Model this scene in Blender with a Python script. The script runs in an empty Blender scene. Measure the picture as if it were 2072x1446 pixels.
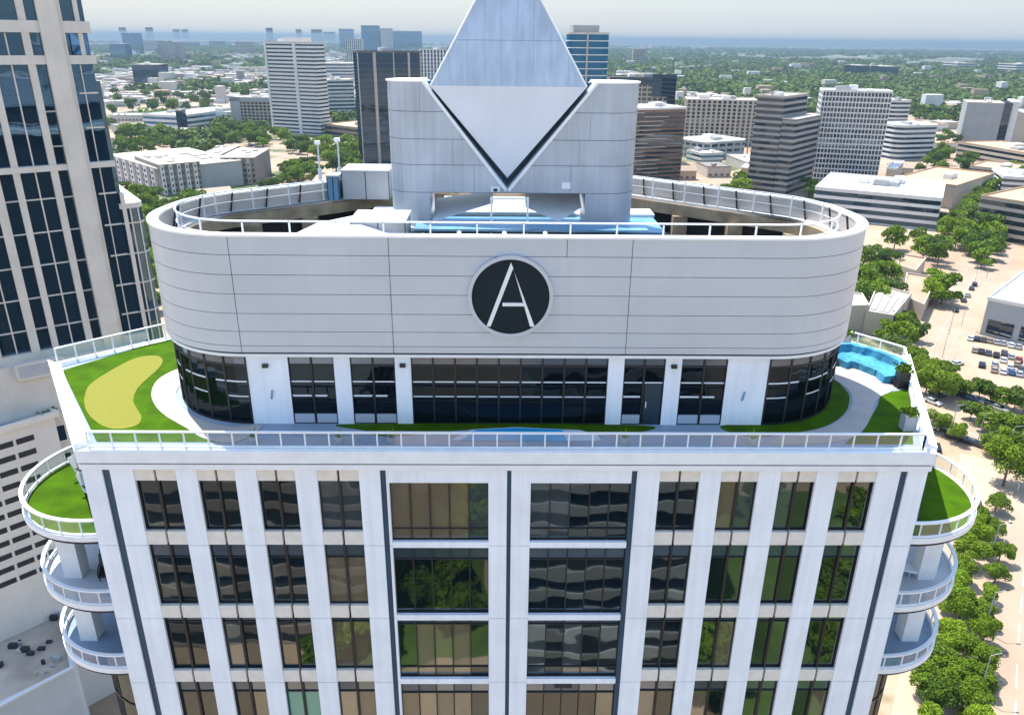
import bpy, bmesh, math, random
import numpy as np
from mathutils import Vector, Matrix
R = math.radians
random.seed(7)
C = bpy.context.scene
COL = C.collection
GZ = -78.0                                   # street level; z = 0 is the roof terrace

# ------------------------------------------------------------------ camera
FPX = 1569.3
CAMP = np.array([-0.406, -30.216, 16.859])
_yaw, _pit, _rol = 0.01628, 0.39034, 0.01078
_cy, _sy, _cp, _sp = math.cos(_yaw), math.sin(_yaw), math.cos(_pit), math.sin(_pit)
_f = np.array([_sy*_cp, _cy*_cp, -_sp]); _r = np.array([_cy, -_sy, 0.0]); _u = np.cross(_r, _f)
_R2 = math.cos(_rol)*_r + math.sin(_rol)*_u; _U2 = -math.sin(_rol)*_r + math.cos(_rol)*_u
cam_d = bpy.data.cameras.new("camera"); cam = bpy.data.objects.new("camera", cam_d); COL.objects.link(cam)
cam_d.sensor_width = 36.0; cam_d.lens = FPX/2072*36.0; cam_d.clip_start = 0.5; cam_d.clip_end = 90000
M = Matrix.Identity(4)
for i in range(3):
    M[i][0] = _R2[i]; M[i][1] = _U2[i]; M[i][2] = -_f[i]; M[i][3] = CAMP[i]
cam.matrix_world = M
C.camera = cam

# ------------------------------------------------------------------ sky, sun, exposure
SUN_EL, SUN_AZ = R(67), R(-37)               # azimuth measured from +Y (away from the camera) towards +X
w = bpy.data.worlds.new("World"); C.world = w; w.use_nodes = True
nt = w.node_tree; bg = nt.nodes['Background']
sky = nt.nodes.new('ShaderNodeTexSky'); sky.sky_type = 'NISHITA'; sky.sun_disc = False
sky.sun_elevation = SUN_EL; sky.sun_rotation = SUN_AZ
sky.air_density = 1.3; sky.dust_density = 0.8; sky.ozone_density = 1.2; sky.altitude = 200
# pale summer haze along the lowest degrees of the sky
_tc = nt.nodes.new('ShaderNodeTexCoord'); _sx = nt.nodes.new('ShaderNodeSeparateXYZ'); nt.links.new(_tc.outputs['Generated'], _sx.inputs[0])
_mr = nt.nodes.new('ShaderNodeMapRange'); _mr.inputs['From Min'].default_value = -0.02; _mr.inputs['From Max'].default_value = 0.42
_mr.inputs['To Min'].default_value = 0.93; _mr.inputs['To Max'].default_value = 0.0; _mr.interpolation_type = 'SMOOTHSTEP'
nt.links.new(_sx.outputs['Z'], _mr.inputs[0])
_hc = nt.nodes.new('ShaderNodeMix'); _hc.data_type = 'RGBA'; _hc.inputs['A'].default_value = (1.92, 2.05, 2.16, 1); _hc.inputs['B'].default_value = (1.62, 1.85, 2.15, 1)
_mx = nt.nodes.new('ShaderNodeMapRange'); _mx.inputs['From Min'].default_value = -0.5; _mx.inputs['From Max'].default_value = 0.5
nt.links.new(_sx.outputs['X'], _mx.inputs[0]); nt.links.new(_mx.outputs[0], _hc.inputs['Factor'])
_mix = nt.nodes.new('ShaderNodeMix'); _mix.data_type = 'RGBA'; nt.links.new(_mr.outputs[0], _mix.inputs['Factor'])
nt.links.new(sky.outputs[0], _mix.inputs['A']); nt.links.new(_hc.outputs['Result'], _mix.inputs['B'])
nt.links.new(_mix.outputs['Result'], bg.inputs[0]); bg.inputs[1].default_value = 0.15
sd = bpy.data.lights.new("sun", 'SUN'); sd.energy = 3.8; sd.angle = R(0.5); sd.color = (1.0, 0.955, 0.89)
so = bpy.data.objects.new("sun", sd); COL.objects.link(so); so.location = (0, 0, 200)
to_sun = Vector((math.sin(SUN_AZ)*math.cos(SUN_EL), math.cos(SUN_AZ)*math.cos(SUN_EL), math.sin(SUN_EL)))
so.rotation_euler = to_sun.to_track_quat('Z', 'Y').to_euler()
C.view_settings.view_transform = 'Standard'; C.view_settings.look = 'None'
C.view_settings.gamma = 1; C.view_settings.use_curve_mapping = False
C.view_settings.exposure = 1.27
C.cycles.volume_bounces = 0
C.cycles.max_bounces = 6

# ------------------------------------------------------------------ where a photo pixel meets a level
def ray(px, py): return _f*FPX + _R2*(px-1036) - _U2*(py-723)
def at(px, py, z=GZ):
    v = ray(px, py); t = (z-CAMP[2])/v[2]; p = CAMP+t*v
    return Vector((float(p[0]), float(p[1]), z))
def height_at(P, py):
    """z of the point above P that lies on photo row py"""
    best = None; lo, hi = -200.0, 200.0
    for _ in range(50):
        m = (lo+hi)/2; d = np.array([P[0], P[1], m])-CAMP
        y = 723-FPX*(d@_U2)/(d@_f)
        if y > py: lo = m
        else: hi = m
    return (lo+hi)/2

# ------------------------------------------------------------------ materials
def base_mat(name):
    m = bpy.data.materials.new(name); m.use_nodes = True
    return m, m.node_tree, m.node_tree.nodes['Principled BSDF']
def N(nt, t, **kw):
    n = nt.nodes.new(t)
    for k, v in kw.items(): setattr(n, k, v)
    return n
def mat(name, col, rough=0.6, metal=0.0, var=0.12, scale=0.6, bump=0.0, spec=None, streak=0.0):
    m, nt, b = base_mat(name)
    tc = N(nt, 'ShaderNodeTexCoord')
    n1 = N(nt, 'ShaderNodeTexNoise'); n1.inputs['Scale'].default_value = scale; n1.inputs['Detail'].default_value = 6
    nt.links.new(tc.outputs['Object'], n1.inputs['Vector'])
    src = n1.outputs['Fac']
    if streak:
        mp = N(nt, 'ShaderNodeMapping'); mp.inputs['Scale'].default_value = (2.2, 2.2, 0.09)
        nt.links.new(tc.outputs['Object'], mp.inputs['Vector'])
        n2 = N(nt, 'ShaderNodeTexNoise'); n2.inputs['Scale'].default_value = 1.6; n2.inputs['Detail'].default_value = 4
        nt.links.new(mp.outputs[0], n2.inputs['Vector'])
        mx = N(nt, 'ShaderNodeMath', operation='ADD'); 
        m2 = N(nt, 'ShaderNodeMath', operation='MULTIPLY'); m2.inputs[1].default_value = streak
        s2 = N(nt, 'ShaderNodeMath', operation='SUBTRACT'); s2.inputs[1].default_value = 0.5
        nt.links.new(n2.outputs['Fac'], s2.inputs[0]); nt.links.new(s2.outputs[0], m2.inputs[0])
        nt.links.new(src, mx.inputs[0]); nt.links.new(m2.outputs[0], mx.inputs[1]); src = mx.outputs[0]
    mr = N(nt, 'ShaderNodeMapRange'); mr.inputs['From Min'].default_value = 0.3; mr.inputs['From Max'].default_value = 0.7
    mr.inputs['To Min'].default_value = 1-var; mr.inputs['To Max'].default_value = 1+var; mr.clamp = False
    nt.links.new(src, mr.inputs[0])
    vm = N(nt, 'ShaderNodeVectorMath', operation='SCALE'); vm.inputs[0].default_value = col[:3]
    nt.links.new(mr.outputs[0], vm.inputs['Scale']); nt.links.new(vm.outputs[0], b.inputs['Base Color'])
    b.inputs['Roughness'].default_value = rough; b.inputs['Metallic'].default_value = metal
    if spec is not None: b.inputs['Specular IOR Level'].default_value = spec
    if bump:
        bp = N(nt, 'ShaderNodeBump'); bp.inputs['Strength'].default_value = bump; bp.inputs['Distance'].default_value = 0.05
        n3 = N(nt, 'ShaderNodeTexNoise'); n3.inputs['Scale'].default_value = scale*12; nt.links.new(tc.outputs['Object'], n3.inputs['Vector'])
        nt.links.new(n3.outputs['Fac'], bp.inputs['Height']); nt.links.new(bp.outputs[0], b.inputs['Normal'])
    return m
def mirror_glass(name, tint, refl=0.4, body=(0.01, 0.015, 0.02), wav=0.03, wscale=0.35, rough=0.02):
    m, nt, b = base_mat(name)
    b.inputs['Base Color'].default_value = (*body, 1); b.inputs['Roughness'].default_value = 0.5; b.inputs['Specular IOR Level'].default_value = 0.0
    g = N(nt, 'ShaderNodeBsdfGlossy'); g.inputs['Color'].default_value = (*tint, 1); g.inputs['Roughness'].default_value = rough
    tc = N(nt, 'ShaderNodeTexCoord'); oi = N(nt, 'ShaderNodeObjectInfo')
    n1 = N(nt, 'ShaderNodeTexNoise'); n1.noise_dimensions = '4D'; n1.inputs['Scale'].default_value = wscale; n1.inputs['Detail'].default_value = 1.5
    mu = N(nt, 'ShaderNodeMath', operation='MULTIPLY'); mu.inputs[1].default_value = 40
    nt.links.new(oi.outputs['Random'], mu.inputs[0]); nt.links.new(mu.outputs[0], n1.inputs['W'])
    nt.links.new(tc.outputs['Object'], n1.inputs['Vector'])
    bp = N(nt, 'ShaderNodeBump'); bp.inputs['Strength'].default_value = 1.0; bp.inputs['Distance'].default_value = wav
    nt.links.new(n1.outputs['Fac'], bp.inputs['Height']); nt.links.new(bp.outputs[0], g.inputs['Normal'])
    lw = N(nt, 'ShaderNodeLayerWeight'); lw.inputs['Blend'].default_value = 0.35
    mr = N(nt, 'ShaderNodeMapRange'); mr.inputs['To Min'].default_value = refl*0.8; mr.inputs['To Max'].default_value = min(1, refl*1.7)
    nt.links.new(lw.outputs['Fresnel'], mr.inputs[0])
    mx = N(nt, 'ShaderNodeMixShader'); nt.links.new(mr.outputs[0], mx.inputs[0])
    nt.links.new(b.outputs[0], mx.inputs[1]); nt.links.new(g.outputs[0], mx.inputs[2])
    nt.links.new(mx.outputs[0], nt.nodes['Material Output'].inputs[0])
    return m
def clear_glass(name, tint=(0.88, 0.95, 0.97), refl=0.12, frost=0.05):
    m, nt, b = base_mat(name)
    t = N(nt, 'ShaderNodeBsdfTransparent'); t.inputs[0].default_value = (*tint, 1)
    g = N(nt, 'ShaderNodeBsdfGlossy'); g.inputs['Roughness'].default_value = 0.03
    d = N(nt, 'ShaderNodeBsdfDiffuse'); d.inputs[0].default_value = (0.7, 0.74, 0.76, 1)
    m1 = N(nt, 'ShaderNodeMixShader'); m1.inputs[0].default_value = frost
    nt.links.new(t.outputs[0], m1.inputs[1]); nt.links.new(d.outputs[0], m1.inputs[2])
    m2 = N(nt, 'ShaderNodeMixShader'); m2.inputs[0].default_value = refl
    nt.links.new(m1.outputs[0], m2.inputs[1]); nt.links.new(g.outputs[0], m2.inputs[2])
    nt.links.new(m2.outputs[0], nt.nodes['Material Output'].inputs[0])
    return m
def leaf_mat(name, c1, c2):
    m, nt, b = base_mat(name)
    oi = N(nt, 'ShaderNodeObjectInfo'); tc = N(nt, 'ShaderNodeTexCoord')
    n1 = N(nt, 'ShaderNodeTexNoise'); n1.inputs['Scale'].default_value = 0.9; n1.inputs['Detail'].default_value = 3
    nt.links.new(tc.outputs['Object'], n1.inputs['Vector'])
    ad = N(nt, 'ShaderNodeMath', operation='ADD'); nt.links.new(oi.outputs['Random'], ad.inputs[0]); nt.links.new(n1.outputs['Fac'], ad.inputs[1])
    mr = N(nt, 'ShaderNodeMapRange'); mr.inputs['From Min'].default_value = 0.4; mr.inputs['From Max'].default_value = 1.6
    nt.links.new(ad.outputs[0], mr.inputs[0])
    mx = N(nt, 'ShaderNodeMix', data_type='RGBA'); mx.inputs['A'].default_value = (*c1, 1); mx.inputs['B'].default_value = (*c2, 1)
    nt.links.new(mr.outputs[0], mx.inputs['Factor'])
    nt.links.new(mx.outputs['Result'], b.inputs['Base Color']); b.inputs['Roughness'].default_value = 0.7; b.inputs['Specular IOR Level'].default_value = 0.15
    tr = N(nt, 'ShaderNodeBsdfTranslucent'); nt.links.new(mx.outputs['Result'], tr.inputs[0])
    ms = N(nt, 'ShaderNodeMixShader'); ms.inputs[0].default_value = 0.25
    nt.links.new(b.outputs[0], ms.inputs[1]); nt.links.new(tr.outputs[0], ms.inputs[2])
    nt.links.new(ms.outputs[0], nt.nodes['Material Output'].inputs[0])
    return m

WHITE = mat('white_panel', (0.80, 0.83, 0.86), 0.45, var=0.06, scale=0.5, streak=0.9)
WHITE2 = mat('white_paint', (0.80, 0.80, 0.79), 0.5, var=0.05, scale=1.5)
BEIGEP = mat('beige_spandrel', (0.72, 0.67, 0.585), 0.6, var=0.08, scale=2.5)
DRUM = mat('aluminium_panel', (0.50, 0.545, 0.595), 0.38, 0.25, var=0.05, scale=0.35, streak=0.35)
CROWN = mat('weathered_metal_panel', (0.41, 0.455, 0.505), 0.4, 0.3, var=0.10, scale=0.5, streak=0.9)
FACET = mat('sloping_metal_facet', (0.44, 0.50, 0.56), 0.42, 0.35, var=0.10, scale=0.5, streak=1.0)
BOUNCEF = mat('bounce_lit_facet', (0.62, 0.67, 0.74), 0.4, 0.2, var=0.04, scale=0.5, streak=0.3)  # paler base colour carries the brightness reflected up from the deck
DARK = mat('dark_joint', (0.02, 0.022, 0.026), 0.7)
BLACKF = mat('black_window_frame', (0.012, 0.013, 0.016), 0.4)
BLUECH = mat('dark_blue_channel', (0.018, 0.055, 0.10), 0.45, var=0.15, streak=1.0)
TEAL = mat('teal_reveal', (0.03, 0.11, 0.16), 0.4)
GLASS = mirror_glass('reflective_window_glass', (0.52, 0.58, 0.56), 0.21, body=(0.004, 0.008, 0.012), wav=0.012, wscale=0.45)
GLASSB = mirror_glass('blue_shadow_box_glass', (0.35, 0.42, 0.5), 0.35, body=(0.03, 0.05, 0.075), wav=0.01, rough=0.15)
GLASSP = mirror_glass('penthouse_glass', (0.45, 0.6, 0.7), 0.05, body=(0.003, 0.005, 0.008), wav=0.03, wscale=0.5)
RAILG = clear_glass('railing_glass')
GLASST = mirror_glass('tan_body_glass', (0.52, 0.58, 0.56), 0.20, body=(0.16, 0.125, 0.08), wav=0.018, wscale=0.45)  # tan, grey and teal pane bodies, assigned pane by pane below
GLASSK = mirror_glass('grey_body_glass', (0.52, 0.58, 0.56), 0.20, body=(0.045, 0.055, 0.06), wav=0.018, wscale=0.45)
GLASSC = mirror_glass('teal_body_glass', (0.52, 0.58, 0.56), 0.15, body=(0.01, 0.30, 0.24), wav=0.018, wscale=0.45)
PANETONE = {(3, 1): (2, 2), (3, 2): (2, 2), (1, 2): (3, 0), (5, 0): (2, 3), (6, 0): (3, 0), (5, 2): (0, 2), (8, 0): (2, 2, 2, 2, 3), (8, 2): (0, 2, 2, 2, 0), (8, 3): (2, 2, 2, 0, 0),
         (2, 3): (4, 4), (4, 3): (3, 0), (7, 3): (0, 2), (3, 0): (3, 3), (9, 0): (3, 3, 0, 0, 0), (9, 2): (3, 0, 3, 0, 0), (3, 3): (2, 2), (5, 3): (2, 0)}
INNERP = mat('parapet_lining', (0.46, 0.42, 0.38), 0.7, var=0.06)
ROOFW = mat('roof_membrane', (0.62, 0.61, 0.59), 0.7, var=0.07, scale=0.6)
BROWN = mat('brown_steel_beam', (0.36, 0.27, 0.165), 0.75, var=0.3, scale=1.2)
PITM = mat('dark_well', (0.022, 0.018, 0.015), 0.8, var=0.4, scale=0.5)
BLUEM = mat('blue_metal_deck', (0.13, 0.30, 0.46), 0.4, 0.2, var=0.15, scale=0.7)
GREYBOX = mat('grey_unit', (0.42, 0.43, 0.44), 0.55, var=0.1)
TURF = mat('turf', (0.040, 0.096, 0.0008), 0.9, var=0.30, scale=0.9, bump=0.3, spec=0.08)
PUTT = mat('putting_turf', (0.185, 0.185, 0.032), 0.9, var=0.05, scale=4.0, spec=0.1)
PATHM = mat('path_concrete', (0.37, 0.335, 0.30), 0.8, var=0.06, scale=1.0)
DECKM = mat('deck_paving', (0.23, 0.285, 0.35), 0.8, var=0.08, scale=0.8)
POOLM = mat('blue_mat', (0.008, 0.34, 0.60), 0.35, var=0.1)
TARPM = mat('blue_cover_cloth', (0.06, 0.27, 0.42), 0.8, var=0.3, scale=1.6, bump=0.9, spec=0.2)
LOGOB = mat('logo_black', (0.008, 0.016, 0.022), 0.6, spec=0.2)
CONC = mat('beige_concrete', (0.64, 0.595, 0.515), 0.75, var=0.07, scale=0.4, streak=0.4)
TOWERG = mirror_glass('tower_glass', (0.36, 0.58, 0.76), 0.24, body=(0.006, 0.022, 0.038), wav=0.02, wscale=0.3)
TRUNK = mat('bark', (0.10, 0.075, 0.05), 0.9)
LEAF = [leaf_mat('leaves_mid', (0.06, 0.115, 0.010), (0.16, 0.24, 0.022)),
        leaf_mat('leaves_dark', (0.05, 0.095, 0.014), (0.12, 0.185, 0.028)),
        leaf_mat('leaves_bright', (0.10, 0.17, 0.010), (0.21, 0.31, 0.02))]

# ------------------------------------------------------------------ mesh builder
class MB:
    def __init__(s, smooth=False): s.v = []; s.f = []; s.m = []; s.smooth = smooth
    def quad(s, a, b, c, d, mi=0):
        n = len(s.v); s.v += [tuple(a), tuple(b), tuple(c), tuple(d)]; s.f.append((n, n+1, n+2, n+3)); s.m.append(mi)
    def ngon(s, pts, mi=0):
        n = len(s.v); s.v += [tuple(p) for p in pts]; s.f.append(tuple(range(n, n+len(pts)))); s.m.append(mi)
    def box(s, x0, x1, y0, y1, z0, z1, mi=0):
        s.prism([(x0, y0), (x1, y0), (x1, y1), (x0, y1)], z0, z1, mi)
    def prism(s, poly, z0, z1, mi=0, cap=True, mtop=None):
        n = len(s.v); k = len(poly)
        s.v += [(p[0], p[1], z0) for p in poly]+[(p[0], p[1], z1) for p in poly]
        for i in range(k):
            j = (i+1) % k; s.f.append((n+i, n+j, n+k+j, n+k+i)); s.m.append(mi)
        if cap:
            s.f.append(tuple(n+k+i for i in range(k))); s.m.append(mi if mtop is None else mtop)
            s.f.append(tuple(n+i for i in reversed(range(k)))); s.m.append(mi)
    def ring(s, outer, inner, z0, z1, mi=0):
        k = len(outer)
        for i in range(k):
            j = (i+1) % k; a, b, c, d = outer[i], outer[j], inner[j], inner[i]
            s.quad((*a, z0), (*b, z0), (*b, z1), (*a, z1), mi)
            s.quad((*c, z0), (*d, z0), (*d, z1), (*c, z1), mi)
            s.quad((*a, z1), (*b, z1), (*c, z1), (*d, z1), mi)
            s.quad((*d, z0), (*c, z0), (*b, z0), (*a, z0), mi)
    def xz(s, poly, y0, y1, mi=0):
        """polygon in x-z extruded along y, front face at y0"""
        n = len(s.v); k = len(poly)
        s.v += [(p[0], y0, p[1]) for p in poly]+[(p[0], y1, p[1]) for p in poly]
        for i in range(k):
            j = (i+1) % k; s.f.append((n+i, n+k+i, n+k+j, n+j)); s.m.append(mi)
        s.f.append(tuple(n+i for i in range(k))); s.m.append(mi)
        s.f.append(tuple(n+k+i for i in reversed(range(k)))); s.m.append(mi)
    def bar(s, p, q, w, h=None, mi=0):
        """square bar from p to q"""
        h = h or w; p, q = Vector(p), Vector(q); d = (q-p).normalized()
        up = Vector((0, 0, 1)) if abs(d.z) < 0.95 else Vector((0, 1, 0))
        a = d.cross(up).normalized()*w/2; b = a.cross(d).normalized()*h/2
        n = len(s.v)
        for c in (p, q): s.v += [tuple(c-a-b), tuple(c+a-b), tuple(c+a+b), tuple(c-a+b)]
        for f in ((0, 1, 5, 4), (1, 2, 6, 5), (2, 3, 7, 6), (3, 0, 4, 7), (3, 2, 1, 0), (4, 5, 6, 7)):
            s.f.append(tuple(n+i for i in f)); s.m.append(mi)
    def tube(s, p, q, r, r2=None, seg=8, mi=0):
        r2 = r if r2 is None else r2
        p, q = Vector(p), Vector(q); d = (q-p).normalized()
        up = Vector((0, 0, 1)) if abs(d.z) < 0.95 else Vector((0, 1, 0))
        a = d.cross(up).normalized(); b = a.cross(d).normalized(); n = len(s.v)
        for c, rr in ((p, r), (q, r2)):
            for i in range(seg):
                t = 2*math.pi*i/seg; s.v.append(tuple(c+a*math.cos(t)*rr+b*math.sin(t)*rr))
        for i in range(seg):
            j = (i+1) % seg; s.f.append((n+i, n+seg+i, n+seg+j, n+j)); s.m.append(mi)
        s.f.append(tuple(n+i for i in range(seg))); s.m.append(mi)
        s.f.append(tuple(n+seg+i for i in reversed(range(seg)))); s.m.append(mi)
    def mesh(s, name, mats):
        me = bpy.data.meshes.new(name); me.from_pydata(s.v, [], s.f)
        if not isinstance(mats, (list, tuple)): mats = [mats]
        for m in mats: me.materials.append(m)
        if len(mats) > 1: me.polygons.foreach_set('material_index', s.m)
        if s.smooth: me.polygons.foreach_set('use_smooth', [True]*len(s.f))
        me.update()
        bm = bmesh.new(); bm.from_mesh(me); bmesh.ops.remove_doubles(bm, verts=bm.verts, dist=1e-5)
        bmesh.ops.recalc_face_normals(bm, faces=bm.faces); bm.to_mesh(me); bm.free()
        return me
    def build(s, name, mats, parent=None, world=False):
        """verts are in the parent's local space, or in world space when world=True"""
        me = s.mesh(name, mats); o = bpy.data.objects.new(name, me); COL.objects.link(o)
        if parent is not None:
            if world:
                loc = Vector((0, 0, 0)); p = parent
                while p is not None: loc += p.location; p = p.parent
                me.transform(Matrix.Translation(-loc))
            o.parent = parent
        return o
def tag(o, label=None, cat=None, group=None, kind=None):
    if label: o['label'] = label
    if cat: o['category'] = cat
    if group: o['group'] = group
    if kind: o['kind'] = kind
    return o
def empty(name, loc, label, cat, group=None, rz=0.0):
    o = bpy.data.objects.new(name, None); COL.objects.link(o); o.location = loc; o.rotation_euler = (0, 0, rz)
    o.empty_display_size = 0.5
    return tag(o, label, cat, group)
def copy_tree(o, parent=None):
    c = o.copy(); COL.objects.link(c); c.parent = parent
    for ch in list(o.children): copy_tree(ch, c)
    return c
def rounded(Cs, r, seg=14):
    out = []; k = len(Cs)
    for i in range(k):
        a, b, c = Cs[i-1], Cs[i], Cs[(i+1) % k]
        n1 = math.atan2(-(b[0]-a[0]), (b[1]-a[1])); n2 = math.atan2(-(c[0]-b[0]), (c[1]-b[1]))
        while n2 < n1: n2 += 2*math.pi
        m = max(2, int(seg*(n2-n1)/(math.pi/2))+1)
        for j in range(m+1):
            t = n1+(n2-n1)*j/m; out.append((b[0]+r*math.cos(t), b[1]+r*math.sin(t)))
    return out
def circle(cx, cy, r, n=64): return [(cx+r*math.cos(2*math.pi*i/n), cy+r*math.sin(2*math.pi*i/n)) for i in range(n)]
def spline(pts, n=6):
    out = []; k = len(pts)
    for i in range(k):
        p0, p1, p2, p3 = [Vector((*pts[(i+j-1) % k][:2], 0)) for j in range(4)]
        for j in range(n):
            t = j/n
            q = 0.5*((2*p1)+(-p0+p2)*t+(2*p0-5*p1+4*p2-p3)*t*t+(-p0+3*p1-3*p2+p3)*t**3); out.append((q.x, q.y))
    return out

# ================================================================== THE BUILDING
T = empty('office_tower', (0, 0, GZ), 'white office tower with metal rooftop drum, round letter emblem and pointed metal crown', 'building')
def tp(mb, name, mats, parent=None): return mb.build(name, mats, parent or T, world=True)

# --- front facade: piers, recesses, windows
L_, R_ = -19.0, 18.95
cols = [(-16.75, -14.87), (-13.95, -12.25), (-11.29, -9.58), (-8.60, -6.72), (6.82, 8.64), (9.60, 11.30), (12.29, 13.92), (14.90, 16.67)]
bays = [(-5.40, -0.92), (1.0, 5.54)]
slots = [(-18.13, -17.78), (-5.78, -5.52), (-0.08, 0.12), (5.55, 5.79), (17.72, 18.05)]
ZT = [-0.93, -5.10, -9.36, -13.42]
while ZT[-1] > GZ+5: ZT.append(ZT[-1]-4.15)
ZT.append(GZ)
core = MB()
bodyp = [(L_+.05, 0.55), (R_-.05, 0.55), (21.2, 8.5), (17, 17), (10, 22), (-10, 22), (-17, 17), (-21.6, 8.5)]
core.prism(bodyp, GZ, -0.6)
tp(core, 'core', DARK)
gaps = sorted(cols+bays+slots)
edges = [L_]+[v for g in gaps for v in g]+[R_]
pier = MB()
for i in range(0, len(edges), 2):
    a, b = edges[i], edges[i+1]
    if b-a < 0.03: continue
    for k in range(len(ZT)-1):
        pier.box(a, b, 0, 0.6, ZT[k+1]+0.015, ZT[k]-0.015)
for a, b in bays:                                              # white head over the wide bays and the white bars between floors
    pier.box(a, b, 0.004, 0.6, -1.70, -0.945)
    for k in range(1, len(ZT)-1):
        pier.box(a, b, 0.02, 0.6, ZT[k]-0.13, ZT[k]+0.19)
tp(pier, 'front_wall', WHITE)
ch = MB()
for a, b in slots: ch.box(a, b, 0.09, 0.5, GZ, -0.95)
tp(ch, 'recessed_channel', BLUECH)
lsp = MB()
for a, b in cols:
    m = (a+b)/2
    for k in range(-1, len(ZT)-1):
        sp = MB() if k < 5 else lsp
        for x0, x1 in ((a, m-0.055), (m+0.055, b)):
            if k < 0: sp.box(x0, x1, 0.04, 0.5, -1.63, -0.945)
            else: sp.box(x0, x1, 0.04, 0.5, ZT[k+1]+0.03, ZT[k+1]+0.75)
        if k < 5: tp(sp, 'spandrel_panel', BEIGEP)
tag(tp(lsp, 'lower_spandrel_panel', BEIGEP), kind='stuff')

def window_geo(fr, gl, a, b, z0, z1, npane, rows, y=0.24, fw=0.05, bl=None):
    """fr frame, gl glass; rows = list of transom z"""
    fr.box(a, b, y-0.05, y+0.2, z1-fw, z1); fr.box(a, b, y-0.05, y+0.2, z0, z0+fw)
    xs = [a+(b-a)*i/npane for i in range(npane+1)]
    for i, x in enumerate(xs):
        wd = 0.055 if 0 < i < npane and npane == 2 else 0.028
        fr.box(max(a, x-wd), min(b, x+wd), y-(0.09 if npane == 2 else 0.04), y+0.2, z0+fw+0.002, z1-fw-0.002)
    for z in rows: fr.box(a+0.03, b-0.03, y-0.03, y+0.2, z-0.025, z+0.025)
    zs = [z0+fw]+sorted(rows)+[z1-fw]
    for i in range(npane):
        for j in range(len(zs)-1):
            top = len(rows) > 0 and j == len(zs)-2 and zs[-1]-zs[-2] < 1.0
            jx = random.uniform(-.0012, .0012); jz = random.uniform(-.002, .002); x0, x1 = xs[i], xs[i+1]
            yy = y+0.03
            gl.quad((x0, yy-jx, zs[j]), (x1, yy+jx, zs[j]), (x1, yy+jx+jz, zs[j+1]), (x0, yy-jx+jz, zs[j+1]), 1 if top else (bl[i] if bl else 0))
lowf, lowg = MB(), MB()
for ci, (a, b) in enumerate(cols+bays):
    wide = b-a > 3
    for k in range(len(ZT)-1):
        z1 = ZT[k]-(0.70 if k == 0 else 0.0); z0 = ZT[k+1]+0.77
        if wide: z1 = ZT[k]-(0.77 if k == 0 else 0.13); z0 = ZT[k+1]+0.19
        if not wide and k: z1 -= 0.02
        rows = [] if k == 0 and not wide else [z1-0.78 if k != 2 else z1-0.34]
        if wide: rows = ([z0+0.62] if k != 1 else [])+([z1-0.78] if k in (1, 3, 4) else [z1-0.4] if k == 2 else [])
        if k < 5:
            fr, gl = MB(), MB()
            window_geo(fr, gl, a+0.004, b-0.004, z0, z1, 5 if wide else 2, rows, bl=PANETONE.get((ci, k)))
            o = tp(fr, 'window', BLACKF)
            g = tp(gl, 'pane', [GLASS, GLASSB, GLASST, GLASSK, GLASSC], o)
        else: window_geo(lowf, lowg, a+0.004, b-0.004, z0, z1, 5 if wide else 2, rows)
o = tp(lowf, 'lower_window', BLACKF); tag(o, kind='stuff'); g = tp(lowg, 'lower_pane', [GLASS, GLASSB], o)
sgn = MB(); sgn.box(2.45, 3.35, 0.16, 0.2, -13.98, -13.74); tp(sgn, 'plate', BLACKF)

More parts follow.
